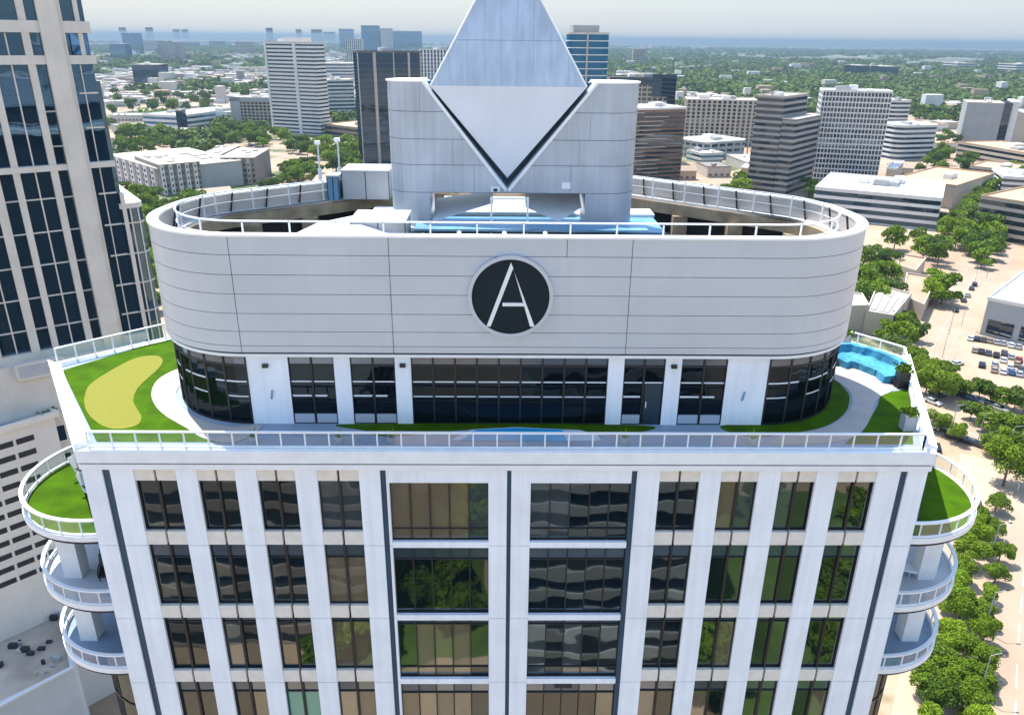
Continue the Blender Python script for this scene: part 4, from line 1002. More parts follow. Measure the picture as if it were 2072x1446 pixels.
e, W, D, H = tower('grey_tower', 'grey ribbed tower with pale roof on a podium at the right edge', 'tower', (1938, 296), (2012, 300), 208, 44, 'bands', glass=CG, skin=CG, fh=2.6, bandf=.5, roof=CRF)
a = MB(); a.box(W+.02, W+7, 1.5, D, 0, H+1); a.build('stair_core', GD, e)
a = MB(); a.box(W+7.02, W+13, 3, D, 0, H+2.5); a.build('end_slab', CW, e)
a = MB(); a.box(W+13.02, W+40, 4, D, 0, H*.82); a.build('side_wing', CB, e)
tower('podium', 'pale parking podium in front of the grey ribbed tower', 'building', (1932, 318), (2110, 352), 0, 44, 'bands', skin=CB, roof=CRP, h=13, fh=4)
e, W, D, H = tower('long_office', 'long low office with white roof and blue banded front right of the drum', 'office building', (1640, 440), (1893, 467), 0, 62, 'bands', glass=GN, skin=CWR, roof=CWR, h=17, fh=4.2, bandf=.42, units=4)
a = MB(); a.box(W*.42, W*.424, 1, D-1, H+.06, H+.5); a.box(W*.7, W*.704, 1, D-1, H+.06, H+.5); a.build('roof_ridge', CG, e)
tower('flat_block', 'large flat building with plain peach roof behind the long white office', 'building', (1800, 406), (1925, 424), 0, 74, 'plain', glass=CB, roof=CRP, h=14, units=1)
e, W, D, H = tower('parking_block', 'banded building with dark units on a peach roof at the right edge', 'building', (1965, 478), (2110, 506), 0, 60, 'bands', glass=GD, skin=CB, roof=CRP, h=21, fh=4.2, bandf=.42, units=7)
tower('flat_block', 'white roofed block behind the banded building at the right edge', 'building', (2020, 402), (2110, 408), 0, 40, 'bands', skin=CW, roof=CWR, h=14)
tower('flat_block', 'low tan block beside the grey podium near the right edge', 'building', (1955, 368), (2100, 385), 0, 40, 'bands', skin=CRF, roof=CRP, h=11)
e, W, D, H = tower('showroom', 'low building with bright white roof and dark windows above the car park', 'building', (1979, 676), (2110, 706), 0, 60, 'plain', glass=CG, roof=CWR, h=13, units=3)
for i in range(6):
    a = MB(); a.box(2+i*10, 10+i*10, .2, .33, 1, 6); a.build('shop_window', GD, e)
# --- near left: neighbour podiums
def roofblock(name, label, pts, z, base, wall, roof, cat='building'):
    c = [at(a, b, z) for a, b in pts]; cx = sum(p.x for p in c)/len(c); cy = sum(p.y for p in c)/len(c)
    e = empty(name, (cx, cy, base), label, cat)
    a = MB(); a.prism([(p.x, p.y) for p in c], base, z-.3); a.build('wall', wall, e, world=True)
    a = MB(); a.ring([(p.x, p.y) for p in c], inset([(p.x, p.y) for p in c], .5), z-.295, z+.5); a.build('parapet', wall, e, world=True)
    a = MB(); a.ngon([(p.x, p.y, z-.2) for p in c]); a.build('roof', roof, e, world=True)
    return e, c
roofblock('flat_block', 'small building with flat brown roof between two big trees, the farther one', [(1815, 537), (1853, 549), (1874, 523), (1822, 514)], GZ+6, GZ, CB, CRB)
roofblock('flat_block', 'flat brown roofed building between two big trees, the nearer one', [(1826, 600), (1870, 618), (1896, 562), (1834, 553)], GZ+6, GZ, CB, CRB)
e, c = roofblock('workshop', 'tan building with grey panels on its pale roof right of the drum', [(1752, 631), (1808, 640), (1845, 595), (1774, 577)], GZ+8, GZ, CB, CRF)
for u0, v0, u1, v1 in ((.12, .12, .3, .85), (.4, .1, .55, .6), (.6, .1, .75, .75), (.4, .7, .55, .92), (.82, .2, .92, .8)):
    def bl(u, v): p = c[0].lerp(c[1], u).lerp(c[3].lerp(c[2], u), v); return (p.x, p.y)
    a = MB(); a.prism([bl(u0, v0), bl(u1, v0), bl(u1, v1), bl(u0, v1)], GZ+7.9, GZ+8.15); a.build('roof_panel', CG, e, world=True)
roofblock('block', 'narrow beige block with white roof squeezed between drum and workshop', [(1700, 622), (1759, 619), (1745, 595), (1700, 590)], GZ+10, GZ, CB, CWR)
GARC = mat('garage_wall', (0.72, 0.67, 0.585), .8, var=.06, scale=.2, streak=.3)
#MORE2
roofblock('parking_garage', 'beige parking garage with rows of slot openings below the left terrace edge', [(108, 838), (12, 778), (-190, 800), (-120, 905)][::-1], -30, GZ, GARC, mat('garage_roof', (0.16, 0.22, 0.29), .6, var=.4, scale=.3))
ga, gb_ = at(108, 838, -30), at(-120, 905, -30); dv = (gb_-ga).normalized(); nv = Vector((-dv.y, dv.x, 0)); nv = nv if nv.y < 0 else -nv
ge = [o for o in bpy.data.objects if o.name == 'parking_garage'][0]
for r_ in range(11):
    for c_ in range(6):
        p = ga+dv*(2.8+c_*2.45+r_*.12)+nv*0.02+Vector((0, 0, -2.7-r_*1.95)); q = p+dv*2.1
        sm = MB(); sm.quad(p, q, q+Vector((0, 0, .8)), p+Vector((0, 0, .8))); sm.build('slot_opening', DARK, ge, world=True)
mb_ = MB(); rr = random.Random(9)
for i in range(16):
    p = ga.lerp(at(12, 778, -30), rr.uniform(.2, .95))+dv*rr.uniform(1, 7)
    mb_ = MB(); mb_.prism([(p.x-.7, p.y-.5), (p.x+.9, p.y-.3), (p.x+.7, p.y+.7), (p.x-.6, p.y+.5)], -30.2, -30.2+rr.uniform(.4, 1.6)); mb_.build('roof_equipment', rr.choice((GN, CG)), ge, world=True)
pb_ = MB(); p0 = at(62, 832, -30.1)
for i in range(260):
    p = p0+Vector((rr.gauss(0, 1.6), rr.gauss(0, .7), abs(rr.gauss(.2, .2)))); d = Vector((rr.uniform(-1, 1), rr.uniform(-1, 1), rr.random()))*.35; s = d.cross(Vector((0, 1, .3))).normalized()*.2; pb_.quad(p-s, p+s, p+s+d, p-s+d)
e = empty('roof_hedge', p0, 'bright green planting bed on the roof of the beige parking garage', 'hedge'); pb_.build('foliage', LEAF[2], e, world=True)
ROOFT = mat('dusty_roof', (0.40, 0.325, 0.25), .8, var=.22, scale=.25)
e, c = roofblock('low_building', 'beige roofed low building with skylights in the lower left corner', [(0-260, 1560), (152, 1355), (118, 1180), (-10, 1110), (-260, 1200)], -60, GZ, mat('grey_wall', (.55, .56, .57), .7, var=.05), ROOFT)
mb_ = MB()
for i in range(46):
    p = at(rr.uniform(-40, 120), rr.uniform(1150, 1370), -60.1); q_ = rr.uniform(.15, .6)
    mb_ = MB(); mb_.prism([(p.x-q_, p.y-q_*.6), (p.x+q_, p.y-q_*.5), (p.x+q_*.8, p.y+q_*.6), (p.x-q_, p.y+q_*.5)], -60.19, -60.1+rr.uniform(.15, .7)); mb_.build('roof_equipment', rr.choice((CG, DARK, DARK, CRF)), e, world=True)
for a_, b_ in (((58, 1195), (78, 1250)), ((92, 1200), (112, 1255))):
    p, q = at(*a_, -60), at(*b_, -60); mb_ = MB(); mb_.box(p.x-.2, p.x+3.0, q.y, q.y+2.6, -60.19, -58.0); s_ = mb_.build('stair_house', ROOFT, e, world=True)
    w_ = MB(); w_.box(p.x+.1, p.x+1.1, q.y-.03, q.y-.005, -59.9, -58.6); w_.box(p.x+1.5, p.x+2.6, q.y-.03, q.y-.005, -59.9, -58.6); w_.build('window', DARK, s_, world=True)
wl_ = MB(); p, q = at(0-100, 1490, -60), at(150, 1356, -60); wl_.bar(p+Vector((0, 0, .6)), q+Vector((0, 0, .6)), .5, .3); wl_.build('coping', CWR, e, world=True)
roofblock('low_building', 'plain beige roofed building between the garage and the skylight building', [(-200, 1140), (20, 1095), (100, 1075), (60, 1000), (-200, 1040)], -66, GZ, GARC, ROOFT)

# --- neighbour tower, upper left
A35 = R(35); NP = Vector((-53.87, 70.0, GZ))
NT = empty('neighbour_tower', NP, 'tall beige framed tower with dark glass cut off by the left picture edge', 'tower', rz=A35)
def nz(z): return z-GZ
ztop = 42.0
zb_ = [(16.9, 18.2), (13.4, 14.4), (1.05, 1.75), (-22.8, -21.7), (29, 30), (38, 39)]
g1 = MB(); g1.box(-26, 4.0, .45, 20, 0, nz(ztop)-1); g1.build('glass_core', TOWERG, NT)
g2 = MB(); g2.prism([(4.05, .5), (6.2, .6), (6.9, 1.4), (6.9, 20), (4.05, 20)], 0, nz(-4.6)); g2.build('corner_wing', TOWERG, NT); g2 = MB(); g2.prism([(4.05, .4), (6.3, .5), (7.0, 1.3), (7.0, 20), (4.05, 20)], nz(-4.59), nz(-3.9)); g2.build('wing_roof', CONC, NT)
g3 = MB(); g3.prism([(4.01, .7), (4.6, 1.2), (4.6, 20), (4.01, 20)], nz(-3.89), nz(11.3)); g3.build('corner_bay', TOWERG, NT)
def npart(x0, x1, y0, y1, z0, z1, nm, m=CONC): a = MB(); a.box(x0, x1, y0, y1, nz(z0), nz(z1)); a.build(nm, m, NT)
npart(-1.05, 1.05, -.75, .44, -24, ztop, 'main_pier')
for x, w_ in ((-2.62, .8), (-6.7, .75), (-9.0, 1.0), (-13.2, .8), (-17.4, .8), (-21, 1.0)): npart(x-w_/2, x+w_/2, -.25, .44, -21.71, ztop, 'pier')
for x, z0, z1 in ((3.15, 13.4, ztop), (4.6, -21.7, -2.5)): npart(x-.25, x+.25, -.12 if x < 4 else .3, .44 if x < 4 else 1.3, z0, z1, 'corner_pier')
for z0, z1 in zb_:
    npart(-26, -1.06, -.35, .43, z0, z1, 'spandrel_band'); npart(1.06, 4.35 if z0 > 0 else 4.5, -.35, .43, z0, z1, 'spandrel_band')
npart(1.06, 1.5, -.3, .42, -21.7, ztop, 'pier')
for x in (-4.65, -11.1, -15.3, -19.2): npart(x-.08, x+.08, .2, .44, -21.7, 16.8, 'thin_mullion')
npart(2.5, 2.62, .2, .44, -21.7, 13.3, 'thin_mullion')
zz = -18.9
tl = MB()
while zz < 40:
    if not any(a-0.8 < zz < b+.8 for a, b in zb_):
        tl.box(1.9, 4.0, .22, .44, nz(zz), nz(zz)+.18)
        if zz < 0 or zz > 18: tl.box(-26, -1.06, .25, .44, nz(zz), nz(zz)+.16)
        else: tl.box(-2.2, -1.06, .25, .44, nz(zz-2), nz(zz-2)+.16)
        if zz < -3: tl.bar((4.1, .47, nz(zz)), (6.2, .56, nz(zz)), .18); tl.bar((6.2, .56, nz(zz)), (6.95, 1.4, nz(zz)), .18)
    zz += 4.12
tl.build('floor_line', CONC, NT)
for x in (5.3, 6.25): npart(x-.08, x+.08, .35, .6, -70, -4.6, 'thin_mullion')
npart(2.0, 3.9, -.05, .2, 14.5, 16.8, 'blue_window', GB)
npart(-26, 4.2, -1.2, .43, -30, -22.81, 'podium_wall', CONC)
npart(-26, 4.2, -1.2, .43, -78, -30.01, 'podium_wall', CONC)
bx = MB(); bx.box(-11.8, -6.2, -2.0, -1.21, nz(-24.6), nz(-22.4)); pbx = bx.build('sign_box', CONC, NT)
bx = MB(); bx.box(-11.5, -6.5, -2.03, -2.001, nz(-24.3), nz(-22.7)); bx.build('sign_panel', GREYBOX, pbx)
wn = MB(); fr_ = MB(); wn.box(-6.6, -2.6, -1.24, -1.201, nz(-30), nz(-25))
for i in range(4): fr_.box(-6.65+i*1.33, -6.55+i*1.33, -1.3, -1.241, nz(-30), nz(-25))
for i in range(5): fr_.box(-6.6, -2.6, -1.295, -1.242, nz(-30+i*1.25)-.05, nz(-30+i*1.25)+.05)
w_ = wn.build('grid_window', TOWERG, NT); fr_.build('window_grid', CONC, w_)
for z0 in (-34.5, -38.7, -42.9):
    for x in (-16, -11.5, -7, -2.5): npart(x, x+3.6, -1.235, -1.203, z0, z0+2.2, 'podium_window', TOWERG)
rf = MB(); rf.box(-26, 4.2, 0, 20, nz(ztop)-1, nz(ztop)); rf.build('roof', CONC, NT)

# ================================================================== TREES
def crown_mesh(name, nl, rad, hgt, leaf, seed, m, lobes=11):
    g = np.random.default_rng(seed)
    th = g.uniform(0, 2*np.pi, lobes); rr_ = np.sqrt(g.uniform(0.05, 1, lobes))*rad*0.68; zz_ = g.uniform(.30, .82, lobes)*hgt
    lc = np.stack([rr_*np.cos(th), rr_*np.sin(th), zz_], 1); lr = g.uniform(.26, .42, lobes)*rad*(1.15-0.25*rr_/rad)
    lc[0] = (0, 0, .68*hgt); lr[0] = rad*.48
    k = g.integers(0, lobes, nl); v = g.normal(size=(nl, 3)); v /= np.linalg.norm(v, axis=1)[:, None]
    v[:, 2] = np.where(v[:, 2] < -.35, -v[:, 2], v[:, 2])
    pos = lc[k]+v*(lr[k]*g.uniform(.62, 1.12, nl)**.6)[:, None]*np.array([1, 1, .85])
    nrm = v+g.normal(size=(nl, 3))*.75; nrm /= np.linalg.norm(nrm, axis=1)[:, None]
    t = np.cross(nrm, g.normal(size=(nl, 3))); t /= np.linalg.norm(t, axis=1)[:, None]; b_ = np.cross(nrm, t)
    s = leaf*g.uniform(.6, 1.3, nl)[:, None]
    V = np.stack([pos-t*s, pos-b_*s*.6, pos+t*s, pos+b_*s*.6], 1).reshape(-1, 3)
    me = bpy.data.meshes.new(name); n = nl
    me.vertices.add(4*n); me.vertices.foreach_set('co', V.ravel()); me.loops.add(4*n); me.loops.foreach_set('vertex_index', np.arange(4*n))
    me.polygons.add(n); me.polygons.foreach_set('loop_start', np.arange(0, 4*n, 4)); me.update(calc_edges=True); me.materials.append(m)
    return me
def trunk_mesh(name, h, r, seed):
    q = MB(); rr = random.Random(seed); q.tube((0, 0, 0), (0, 0, h*.45), r, r*.75, 8)
    for i in range(5):
        t = i*1.256+rr.random(); l = h*rr.uniform(.22, .34)
        q.tube((0, 0, h*rr.uniform(.3, .44)), (math.cos(t)*l, math.sin(t)*l, h*rr.uniform(.6, .78)), r*.5, r*.15, 5)
    return q.mesh(name, TRUNK)
near_c = [crown_mesh('crown_near_%d' % i, 5200, 4.0+.3*i, 7.4+.5*i, .27, 20+i, LEAF[m], 9+2*i) for i, m in enumerate((2, 2, 0, 2))]
mid_c = [crown_mesh('crown_mid_%d' % i, 1500, 5.2, 9.0, .52, 40+i, LEAF[m]) for i, m in enumerate((0, 1, 0, 2, 2))]
far_c = [crown_mesh('crown_far_%d' % i, 420, 6.5, 9.5, 1.15, 60+i, LEAF[m], 8) for i, m in enumerate((1, 1, 0))]
trunks = [trunk_mesh('trunk_mesh_%d' % i, 8.5, .22, 80+i) for i in range(3)]
ntree = 0; TREES = []
def tree(x, y, s, kind, label, group, z=GZ):
    global ntree
    r2 = random.Random(ntree*13+5); ntree += 1
    e = empty('tree', (x, y, z), label, 'tree', group, r2.uniform(0, 6.28)); e.scale = (s*r2.uniform(.9, 1.1), s*r2.uniform(.9, 1.1), s*r2.uniform(.88, 1.1))
    me = r2.choice((near_c, mid_c, far_c)[kind]) if not isinstance(kind, tuple) else kind[0]
    c_ = bpy.data.objects.new('crown', me); COL.objects.link(c_); c_.parent = e
    t_ = bpy.data.objects.new('trunk', r2.choice(trunks)); COL.objects.link(t_); t_.parent = e
    TREES.append((x, y)); return e
def trees_at(pts, s, kind, label, group, hz_=5.0):
    for i, p in enumerate(pts):
        q = at(p[0], p[1], GZ+hz_*s); tree(q.x, q.y, s*(p[2] if len(p) > 2 else 1), kind, label, group)
trees_at([(1985, 1040), (1968, 1108), (1952, 1150), (1935, 1200), (1948, 1225), (1922, 1262), (1938, 1290), (1905, 1325), (1890, 1370), (1910, 1405), (1885, 1440), (1925, 1180), (1972, 1075), (1925, 1345), (1900, 1475)], .76, 0, 'green street tree in the inner row of the double row along the avenue, lower right', 'inner row of avenue trees')
trees_at([(2020, 1010), (2012, 1065), (2020, 1150), (2006, 1195), (2028, 1110), (1985, 1230), (1995, 1275), (1978, 1325), (1990, 1360), (1966, 1400), (1980, 1440), (2000, 1480)], .64, 0, 'green street tree in the outer row beside the avenue lanes, lower right', 'outer row of avenue trees')
trees_at([(2040, 945, 1.35)], 1, 0, 'largest dark green tree by the avenue, at the top of the double row', None)
trees_at([(1845, 718), (1862, 738), (1890, 745, 1.1), (1912, 738), (1898, 775, 1.1), (1880, 765), (1915, 765)], 1.05, 0, 'tree in the clump standing just past the right terrace corner', 'clump past the right terrace corner')
trees_at([(1932, 777), (1958, 783), (1985, 785), (2008, 793), (2032, 803), (2058, 806), (2075, 815)], .68, 1, 'tree in the hedge row along the lower side of the car park', 'trees below the car park')
trees_at([(1968, 828), (1990, 835), (2015, 845), (2040, 852), (2062, 862), (2005, 852)], .68, 1, 'tree in the second row between car park and cross street', 'trees above the cross street')
trees_at([(2012, 893), (2030, 882), (2050, 893), (2066, 905), (2030, 905)], .7, 1, 'tree in the median row below the cross street near the right edge', 'median trees near the right edge')
trees_at([(1901, 840, .75)], 1, 0, 'small tree alone on the pavement right of the front terrace corner', None)
trees_at([(1946, 860, .6)], 1, 0, 'tiny young tree standing alone beside the parked street cars', None)
trees_at([(1820, 655), (1802, 668), (1835, 672), (1815, 690, .8), (1855, 662, .8)], 1, 1, 'tree beside the tan workshop with roof panels', 'trees by the workshop')
trees_at([(1842, 632, .7)], 1, (near_c[2],), 'small bright lime tree right of the tan workshop', None)
trees_at([(1750, 520), (1775, 515), (1800, 525), (1745, 550), (1770, 545), (1800, 550), (1750, 580), (1775, 580), (1805, 580), (1740, 600), (1785, 600), (1760, 560)], 1.15, 1, 'tree in the dense dark clump directly right of the drum', 'dense clump right of the drum')
trees_at([(1812, 486, 1.3)], 1, 1, 'round tree alone above the dense clump right of the drum', None)
trees_at([(1862, 478), (1880, 488), (1892, 500), (1902, 512), (1872, 498)], 1.2, 1, 'tree in the narrow clump below the long white office', 'clump below the long white office')
trees_at([(1898, 575, 1.35), (1910, 590, 1.35), (1890, 592, 1.2)], 1, 1, 'tree in the round clump left of the boulevard', 'round clump left of the boulevard')
def scatter(poly, spacing, kind, s, label, group, maxn=60, seed=1, hz_=5):
    r2 = random.Random(seed); xs = [p[0] for p in poly]; ys = [p[1] for p in poly]; done = []
    def inside(x, y):
        c = False
        for i in range(len(poly)):
            (xa, ya), (xb, yb) = poly[i-1], poly[i]
            if (ya > y) != (yb > y) and x < (xb-xa)*(y-ya)/(yb-ya)+xa: c = not c
        return c
    for _ in range(maxn*40):
        x, y = r2.uniform(min(xs), max(xs)), r2.uniform(min(ys), max(ys))
        if not inside(x, y): continue
        q = at(x, y, GZ+hz_)
        if any((q.x-a)**2+(q.y-b)**2 < spacing**2 for a, b in done): continue
        done.append((q.x, q.y)); tree(q.x, q.y, s*r2.uniform(.8, 1.25), kind, label, group)
        if len(done) >= maxn: break
scatter([(1905, 445), (1935, 432), (2015, 455), (2022, 490), (2005, 530), (1985, 520), (1940, 490)], 8.5, 1, 1.25, 'tree in the large wood left of the banded building at the right edge', 'large wood at the right', 34, 2)
scatter([(1940, 430), (1985, 395), (2020, 350), (2065, 340), (2072, 365), (2010, 385), (1960, 440)], 10, 1, 1.2, 'tree in the diagonal strip running up to the right behind the peach roof', 'diagonal strip behind the peach roof', 26, 3)
scatter([(435, 262), (520, 252), (560, 268), (640, 290), (725, 290), (728, 350), (690, 350), (640, 320), (560, 292), (440, 285)], 10, 1, 1.35, 'tree in the broad strip at the foot of the tallest striped tower', 'broad tree strip by the striped tower', 56, 4)
scatter([(232, 262), (330, 268), (352, 295), (290, 305), (235, 310)], 12, 1, 1.35, 'tree in the grove behind the tan apartment complex', 'grove behind the apartments', 22, 5)
scatter([(575, 333), (648, 328), (650, 352), (580, 356)], 8, 1, 1.1, 'tree in the short hedge above the left drum railing', 'hedge above the left railing', 14, 6)
scatter([(245, 372), (290, 385), (330, 400), (420, 398), (400, 420), (330, 440), (310, 520), (325, 640), (300, 640), (285, 500), (262, 400)], 7.5, 1, 1.15, 'tree between the neighbour tower and the drum', 'trees between neighbour tower and drum', 30, 7)
scatter([(520, 375), (560, 365), (600, 352), (560, 378)], 8, 1, 1.0, 'tree beside the right wing of the tan apartments', 'trees beside the apartments', 8, 8)
scatter([(1425, 388), (1508, 362), (1508, 392), (1450, 392)], 8, 1, 1.2, 'tree in the green wedge left of the dark striped tower', 'green wedge by the dark striped tower', 12, 9)
scatter([(1630, 372), (1660, 378), (1640, 392)], 9, 1, 1.1, 'tree at the left foot of the white lattice tower', 'trees at the lattice tower foot', 4, 10)
trees_at([(1752, 366, 1.2)], 1, 1, 'small tree at the right foot of the white lattice tower', None)
scatter([(1845, 215), (1880, 222), (1940, 232), (1938, 250), (1850, 235)], 15, 2, 1.3, 'tree in the clump between curved tower and grey ribbed tower', 'clump behind the round office', 12, 11)
scatter([(1895, 285), (1938, 275), (1930, 310), (1990, 325), (1985, 345), (1850, 342), (1835, 325), (1890, 330)], 13, 1, 1.3, 'tree beside the round cornered office and pale podium', 'trees beside the podium', 16, 12)
scatter([(225, 190), (540, 172), (540, 200), (460, 205), (450, 235), (300, 232), (225, 240)], 24, 2, 1.6, 'tree in the green belt behind the low buildings on the left', 'green belt on the left', 26, 13)
# countless trees farther off: one woodland of leaf clumps
def woodland():
    g = np.random.default_rng(5); P = []
    gx, gy = g.uniform(0, 6.28, 12), g.uniform(0, 6.28, 12)
    def dens(x, y):
        v = np.zeros_like(x)
        for i, k in enumerate((.0011, .0016, .0023, .0034, .005, .0073, .011, .016, .024, .035, .05, .07)):
            a = gx[i]; v += np.sin(k*(x*math.cos(a)+y*math.sin(a))+gy[i]*3)*(1 if i < 4 else .8)
        return v
    n = 90000
    r_ = 330*np.exp(g.uniform(0, 1, n)*math.log(11500/330)); th = g.uniform(-.66, .66, n)
    x = CAMP[0]+r_*np.sin(th); y = CAMP[1]+r_*np.cos(th)
    v = dens(x, y); keep = v > np.where(r_ < 900, 1.6, np.where(r_ < 2200, .7, .1))+np.where((th < 0) & (r_ > 1100), 1.5, 0)+np.where((th > 0) & (r_ > 3000), .7, 0)
    x, y, r_ = x[keep], y[keep], r_[keep]
    occ = np.array(OCC); ok = np.ones(len(x), bool)
    for a, b, c in occ: ok &= (x-a)**2+(y-b)**2 > (c+5)**2
    x, y, r_ = x[ok][:26000], y[ok][:26000], r_[ok][:26000]
    m = len(x); q = 26
    rad = g.uniform(4.0, 7.5, m)*np.clip(r_/900, 1, 4.2)
    v = g.normal(size=(m, q, 3)); v /= np.linalg.norm(v, axis=2)[..., None]; v[..., 2] = np.abs(v[..., 2])
    hh = np.clip(rad, 4, 11)
    pos = np.stack([x, y, np.full(m, GZ+3.0)], 1)[:, None, :]+v*np.stack([rad, rad, hh], 1)[:, None, :]*g.uniform(.75, 1.1, (m, q, 1))
    nn = v+g.normal(size=v.shape)*.5; nn /= np.linalg.norm(nn, axis=2)[..., None]
    t = np.cross(nn, g.normal(size=v.shape)); t /= np.linalg.norm(t, axis=2)[..., None]; b_ = np.cross(nn, t)
    s = (rad*.42)[:, None, None]*g.uniform(.7, 1.2, (m, q, 1))
    V = np.stack([pos-t*s, pos-b_*s*.7, pos+t*s, pos+b_*s*.7], 2).reshape(-1, 3); n = m*q
    me = bpy.data.meshes.new('woodland'); me.vertices.add(4*n); me.vertices.foreach_set('co', V.ravel()); me.loops.add(4*n); me.loops.foreach_set('vertex_index', np.arange(4*n))
    me.polygons.add(n); me.polygons.foreach_set('loop_start', np.arange(0, 4*n, 4)); me.materials.append(WOODM); me.materials.append(LEAF[1]); 
    me.polygons.foreach_set('material_index', np.repeat(g.integers(0, 2, m), q)); me.update(calc_edges=True)
    o = bpy.data.objects.new('woodland', me); COL.objects.link(o); tag(o, 'dark green woods spreading over the plain to the horizon', 'woods', kind='stuff')
WOODM = mat('woodland_leaves', (0.085, 0.12, 0.035), .9, var=.5, scale=.02, spec=.05)
woodland()

# ================================================================== HOUSES
hm = [city_mat('house_wall_%d' % i, c) for i, c in enumerate(((.5, .46, .4), (.6, .58, .54), (.32, .2, .14), (.42, .34, .26)))]
rm = [city_mat('house_roof_%d' % i, c) for i, c in enumerate(((.5, .46, .4), (.62, .6, .56), (.34, .25, .18), (.2, .18, .16), (.44, .31, .2)))]
protos = []
for i in range(10):
    r2 = random.Random(100+i); W, D = r2.uniform(14, 46), r2.uniform(12, 28); H = r2.uniform(4, 8)
    gab = i % 3 == 0
    if gab: W, D = r2.uniform(12, 20), r2.uniform(9, 13)
    a = MB(); a.box(-W/2, W/2, -D/2, D/2, 0, H); wm = a.mesh('house_wall', hm[i % 4])
    b = MB()
    if gab:
        b.quad((-W/2-.5, -D/2-.5, H-.1), (W/2+.5, -D/2-.5, H-.1), (W/2+.5, 0, H+3), (-W/2-.5, 0, H+3)); b.quad((-W/2-.5, 0, H+3), (W/2+.5, 0, H+3), (W/2+.5, D/2+.5, H-.1), (-W/2-.5, D/2+.5, H-.1))
        b.ngon([(-W/2, -D/2, H), (-W/2, D/2, H), (-W/2, 0, H+2.9)]); b.ngon([(W/2, -D/2, H), (W/2, D/2, H), (W/2, 0, H+2.9)])
    else:
        b.ring([(-W/2-.2, -D/2-.2), (W/2+.2, -D/2-.2), (W/2+.2, D/2+.2), (-W/2-.2, D/2+.2)], [(-W/2+.4, -D/2+.4), (W/2-.4, -D/2+.4), (W/2-.4, D/2-.4), (-W/2+.4, D/2-.4)], H+.004, H+.7)
        b.box(-W/2+.1, W/2-.1, -D/2+.1, D/2-.1, H+.005, H+.2)
        for k in range(3): x, y = r2.uniform(-W*.35, W*.3), r2.uniform(-D*.35, D*.25); b.box(x, x+2.4, y, y+2, H+.204, H+1.5)
    rfm = b.mesh('house_roof', rm[(i*7+2) % 5 if not gab else 2+i % 3])
    c = MB(); k = int(W/4)
    for j in range(k): x = -W/2+W*(j+.3)/k; c.box(x, x+W/k*.45, -D/2-.05, -D/2-.004, 1.2, 2.8)
    wnm = c.mesh('house_window', GD)
    protos.append((wm, rfm, wnm, max(W, D)/2, gab))
def side_of(x, y):
    r_ = math.hypot(x-CAMP[0], y-CAMP[1]); a = math.degrees(math.atan2(x-CAMP[0], y-CAMP[1]))
    if a < -22: s = 'behind the tan apartments at left'
    elif a < -8: s = 'in the plain left of the dark glass tower'
    elif a < 8: s = 'in the plain around the crown'
    elif a < 18: s = 'behind the wide grey beige apartments'
    elif a < 26: s = 'behind the white lattice tower'
    else: s = 'beyond the grey ribbed tower'
    d = 'nearer' if r_ < 800 else 'farther'
    return s, d
hr2 = random.Random(21); nh = 0; tries = 0; HP = []
while nh < 300 and tries < 20000:
    tries += 1
    r_ = 330*math.exp(hr2.random()*math.log(2000/330)); th = hr2.uniform(-.62, .62); x = CAMP[0]+r_*math.sin(th); y = CAMP[1]+r_*math.cos(th)
    wm, rfm, wnm, rad, gab = hr2.choice(protos)
    if occupied(x, y, rad+6) or any((x-a)**2+(y-b)**2 < (rad+c+5)**2 for a, b, c in HP) or any((x-a)**2+(y-b)**2 < (rad+7)**2 for a, b in TREES): continue
    if r_ < 430 and abs(th) > .4 : continue
    s, d = side_of(x, y); ty = 'gabled house' if gab else 'flat roofed block'
    e = empty('house' if gab else 'low_block', (x, y, GZ), '%s %s %s' % (d, ty, s), 'house' if gab else 'building', '%s %s, %s' % (ty, s, d), hr2.choice((0.1, .1, 1.67, .6, -.4)))
    for nm, me in (('wall', wm), ('roof', rfm), ('windows', wnm)):
        o = bpy.data.objects.new(nm, me); COL.objects.link(o); o.parent = e
    HP.append((x, y, rad)); nh += 1
# everything smaller and farther: one mass of roofs
db = MB(); r2 = random.Random(31)
for i in range(14000):
    r_ = 1300*math.exp(r2.random()*math.log(14000/1300)); th = r2.uniform(-.64, .64); x = CAMP[0]+r_*math.sin(th); y = CAMP[1]+r_*math.cos(th)
    if math.sin(x/900+1)+math.sin(y/1300)+math.sin((x+y)/2100)+(1.1 if th < 0 else -.1) < r2.uniform(-.8, 2.2) or occupied(x, y, 25): continue
    k = r_/2000; W, D, H = r2.uniform(9, 30)*(.7+.3*k), r2.uniform(9, 20)*(.7+.3*k), r2.uniform(3, 6.5)*(1 if r2.random() < .97 else 4)
    c_ = r2.choice((0, 0, 1, 2, 3, 4, 1)); db.box(x-W/2, x+W/2, y-D/2, y+D/2, GZ, GZ+H, c_)
tag(db.build('distant_roofs', rm), 'countless tiny pale roofs scattered over the hazy plain', 'city', kind='stuff')

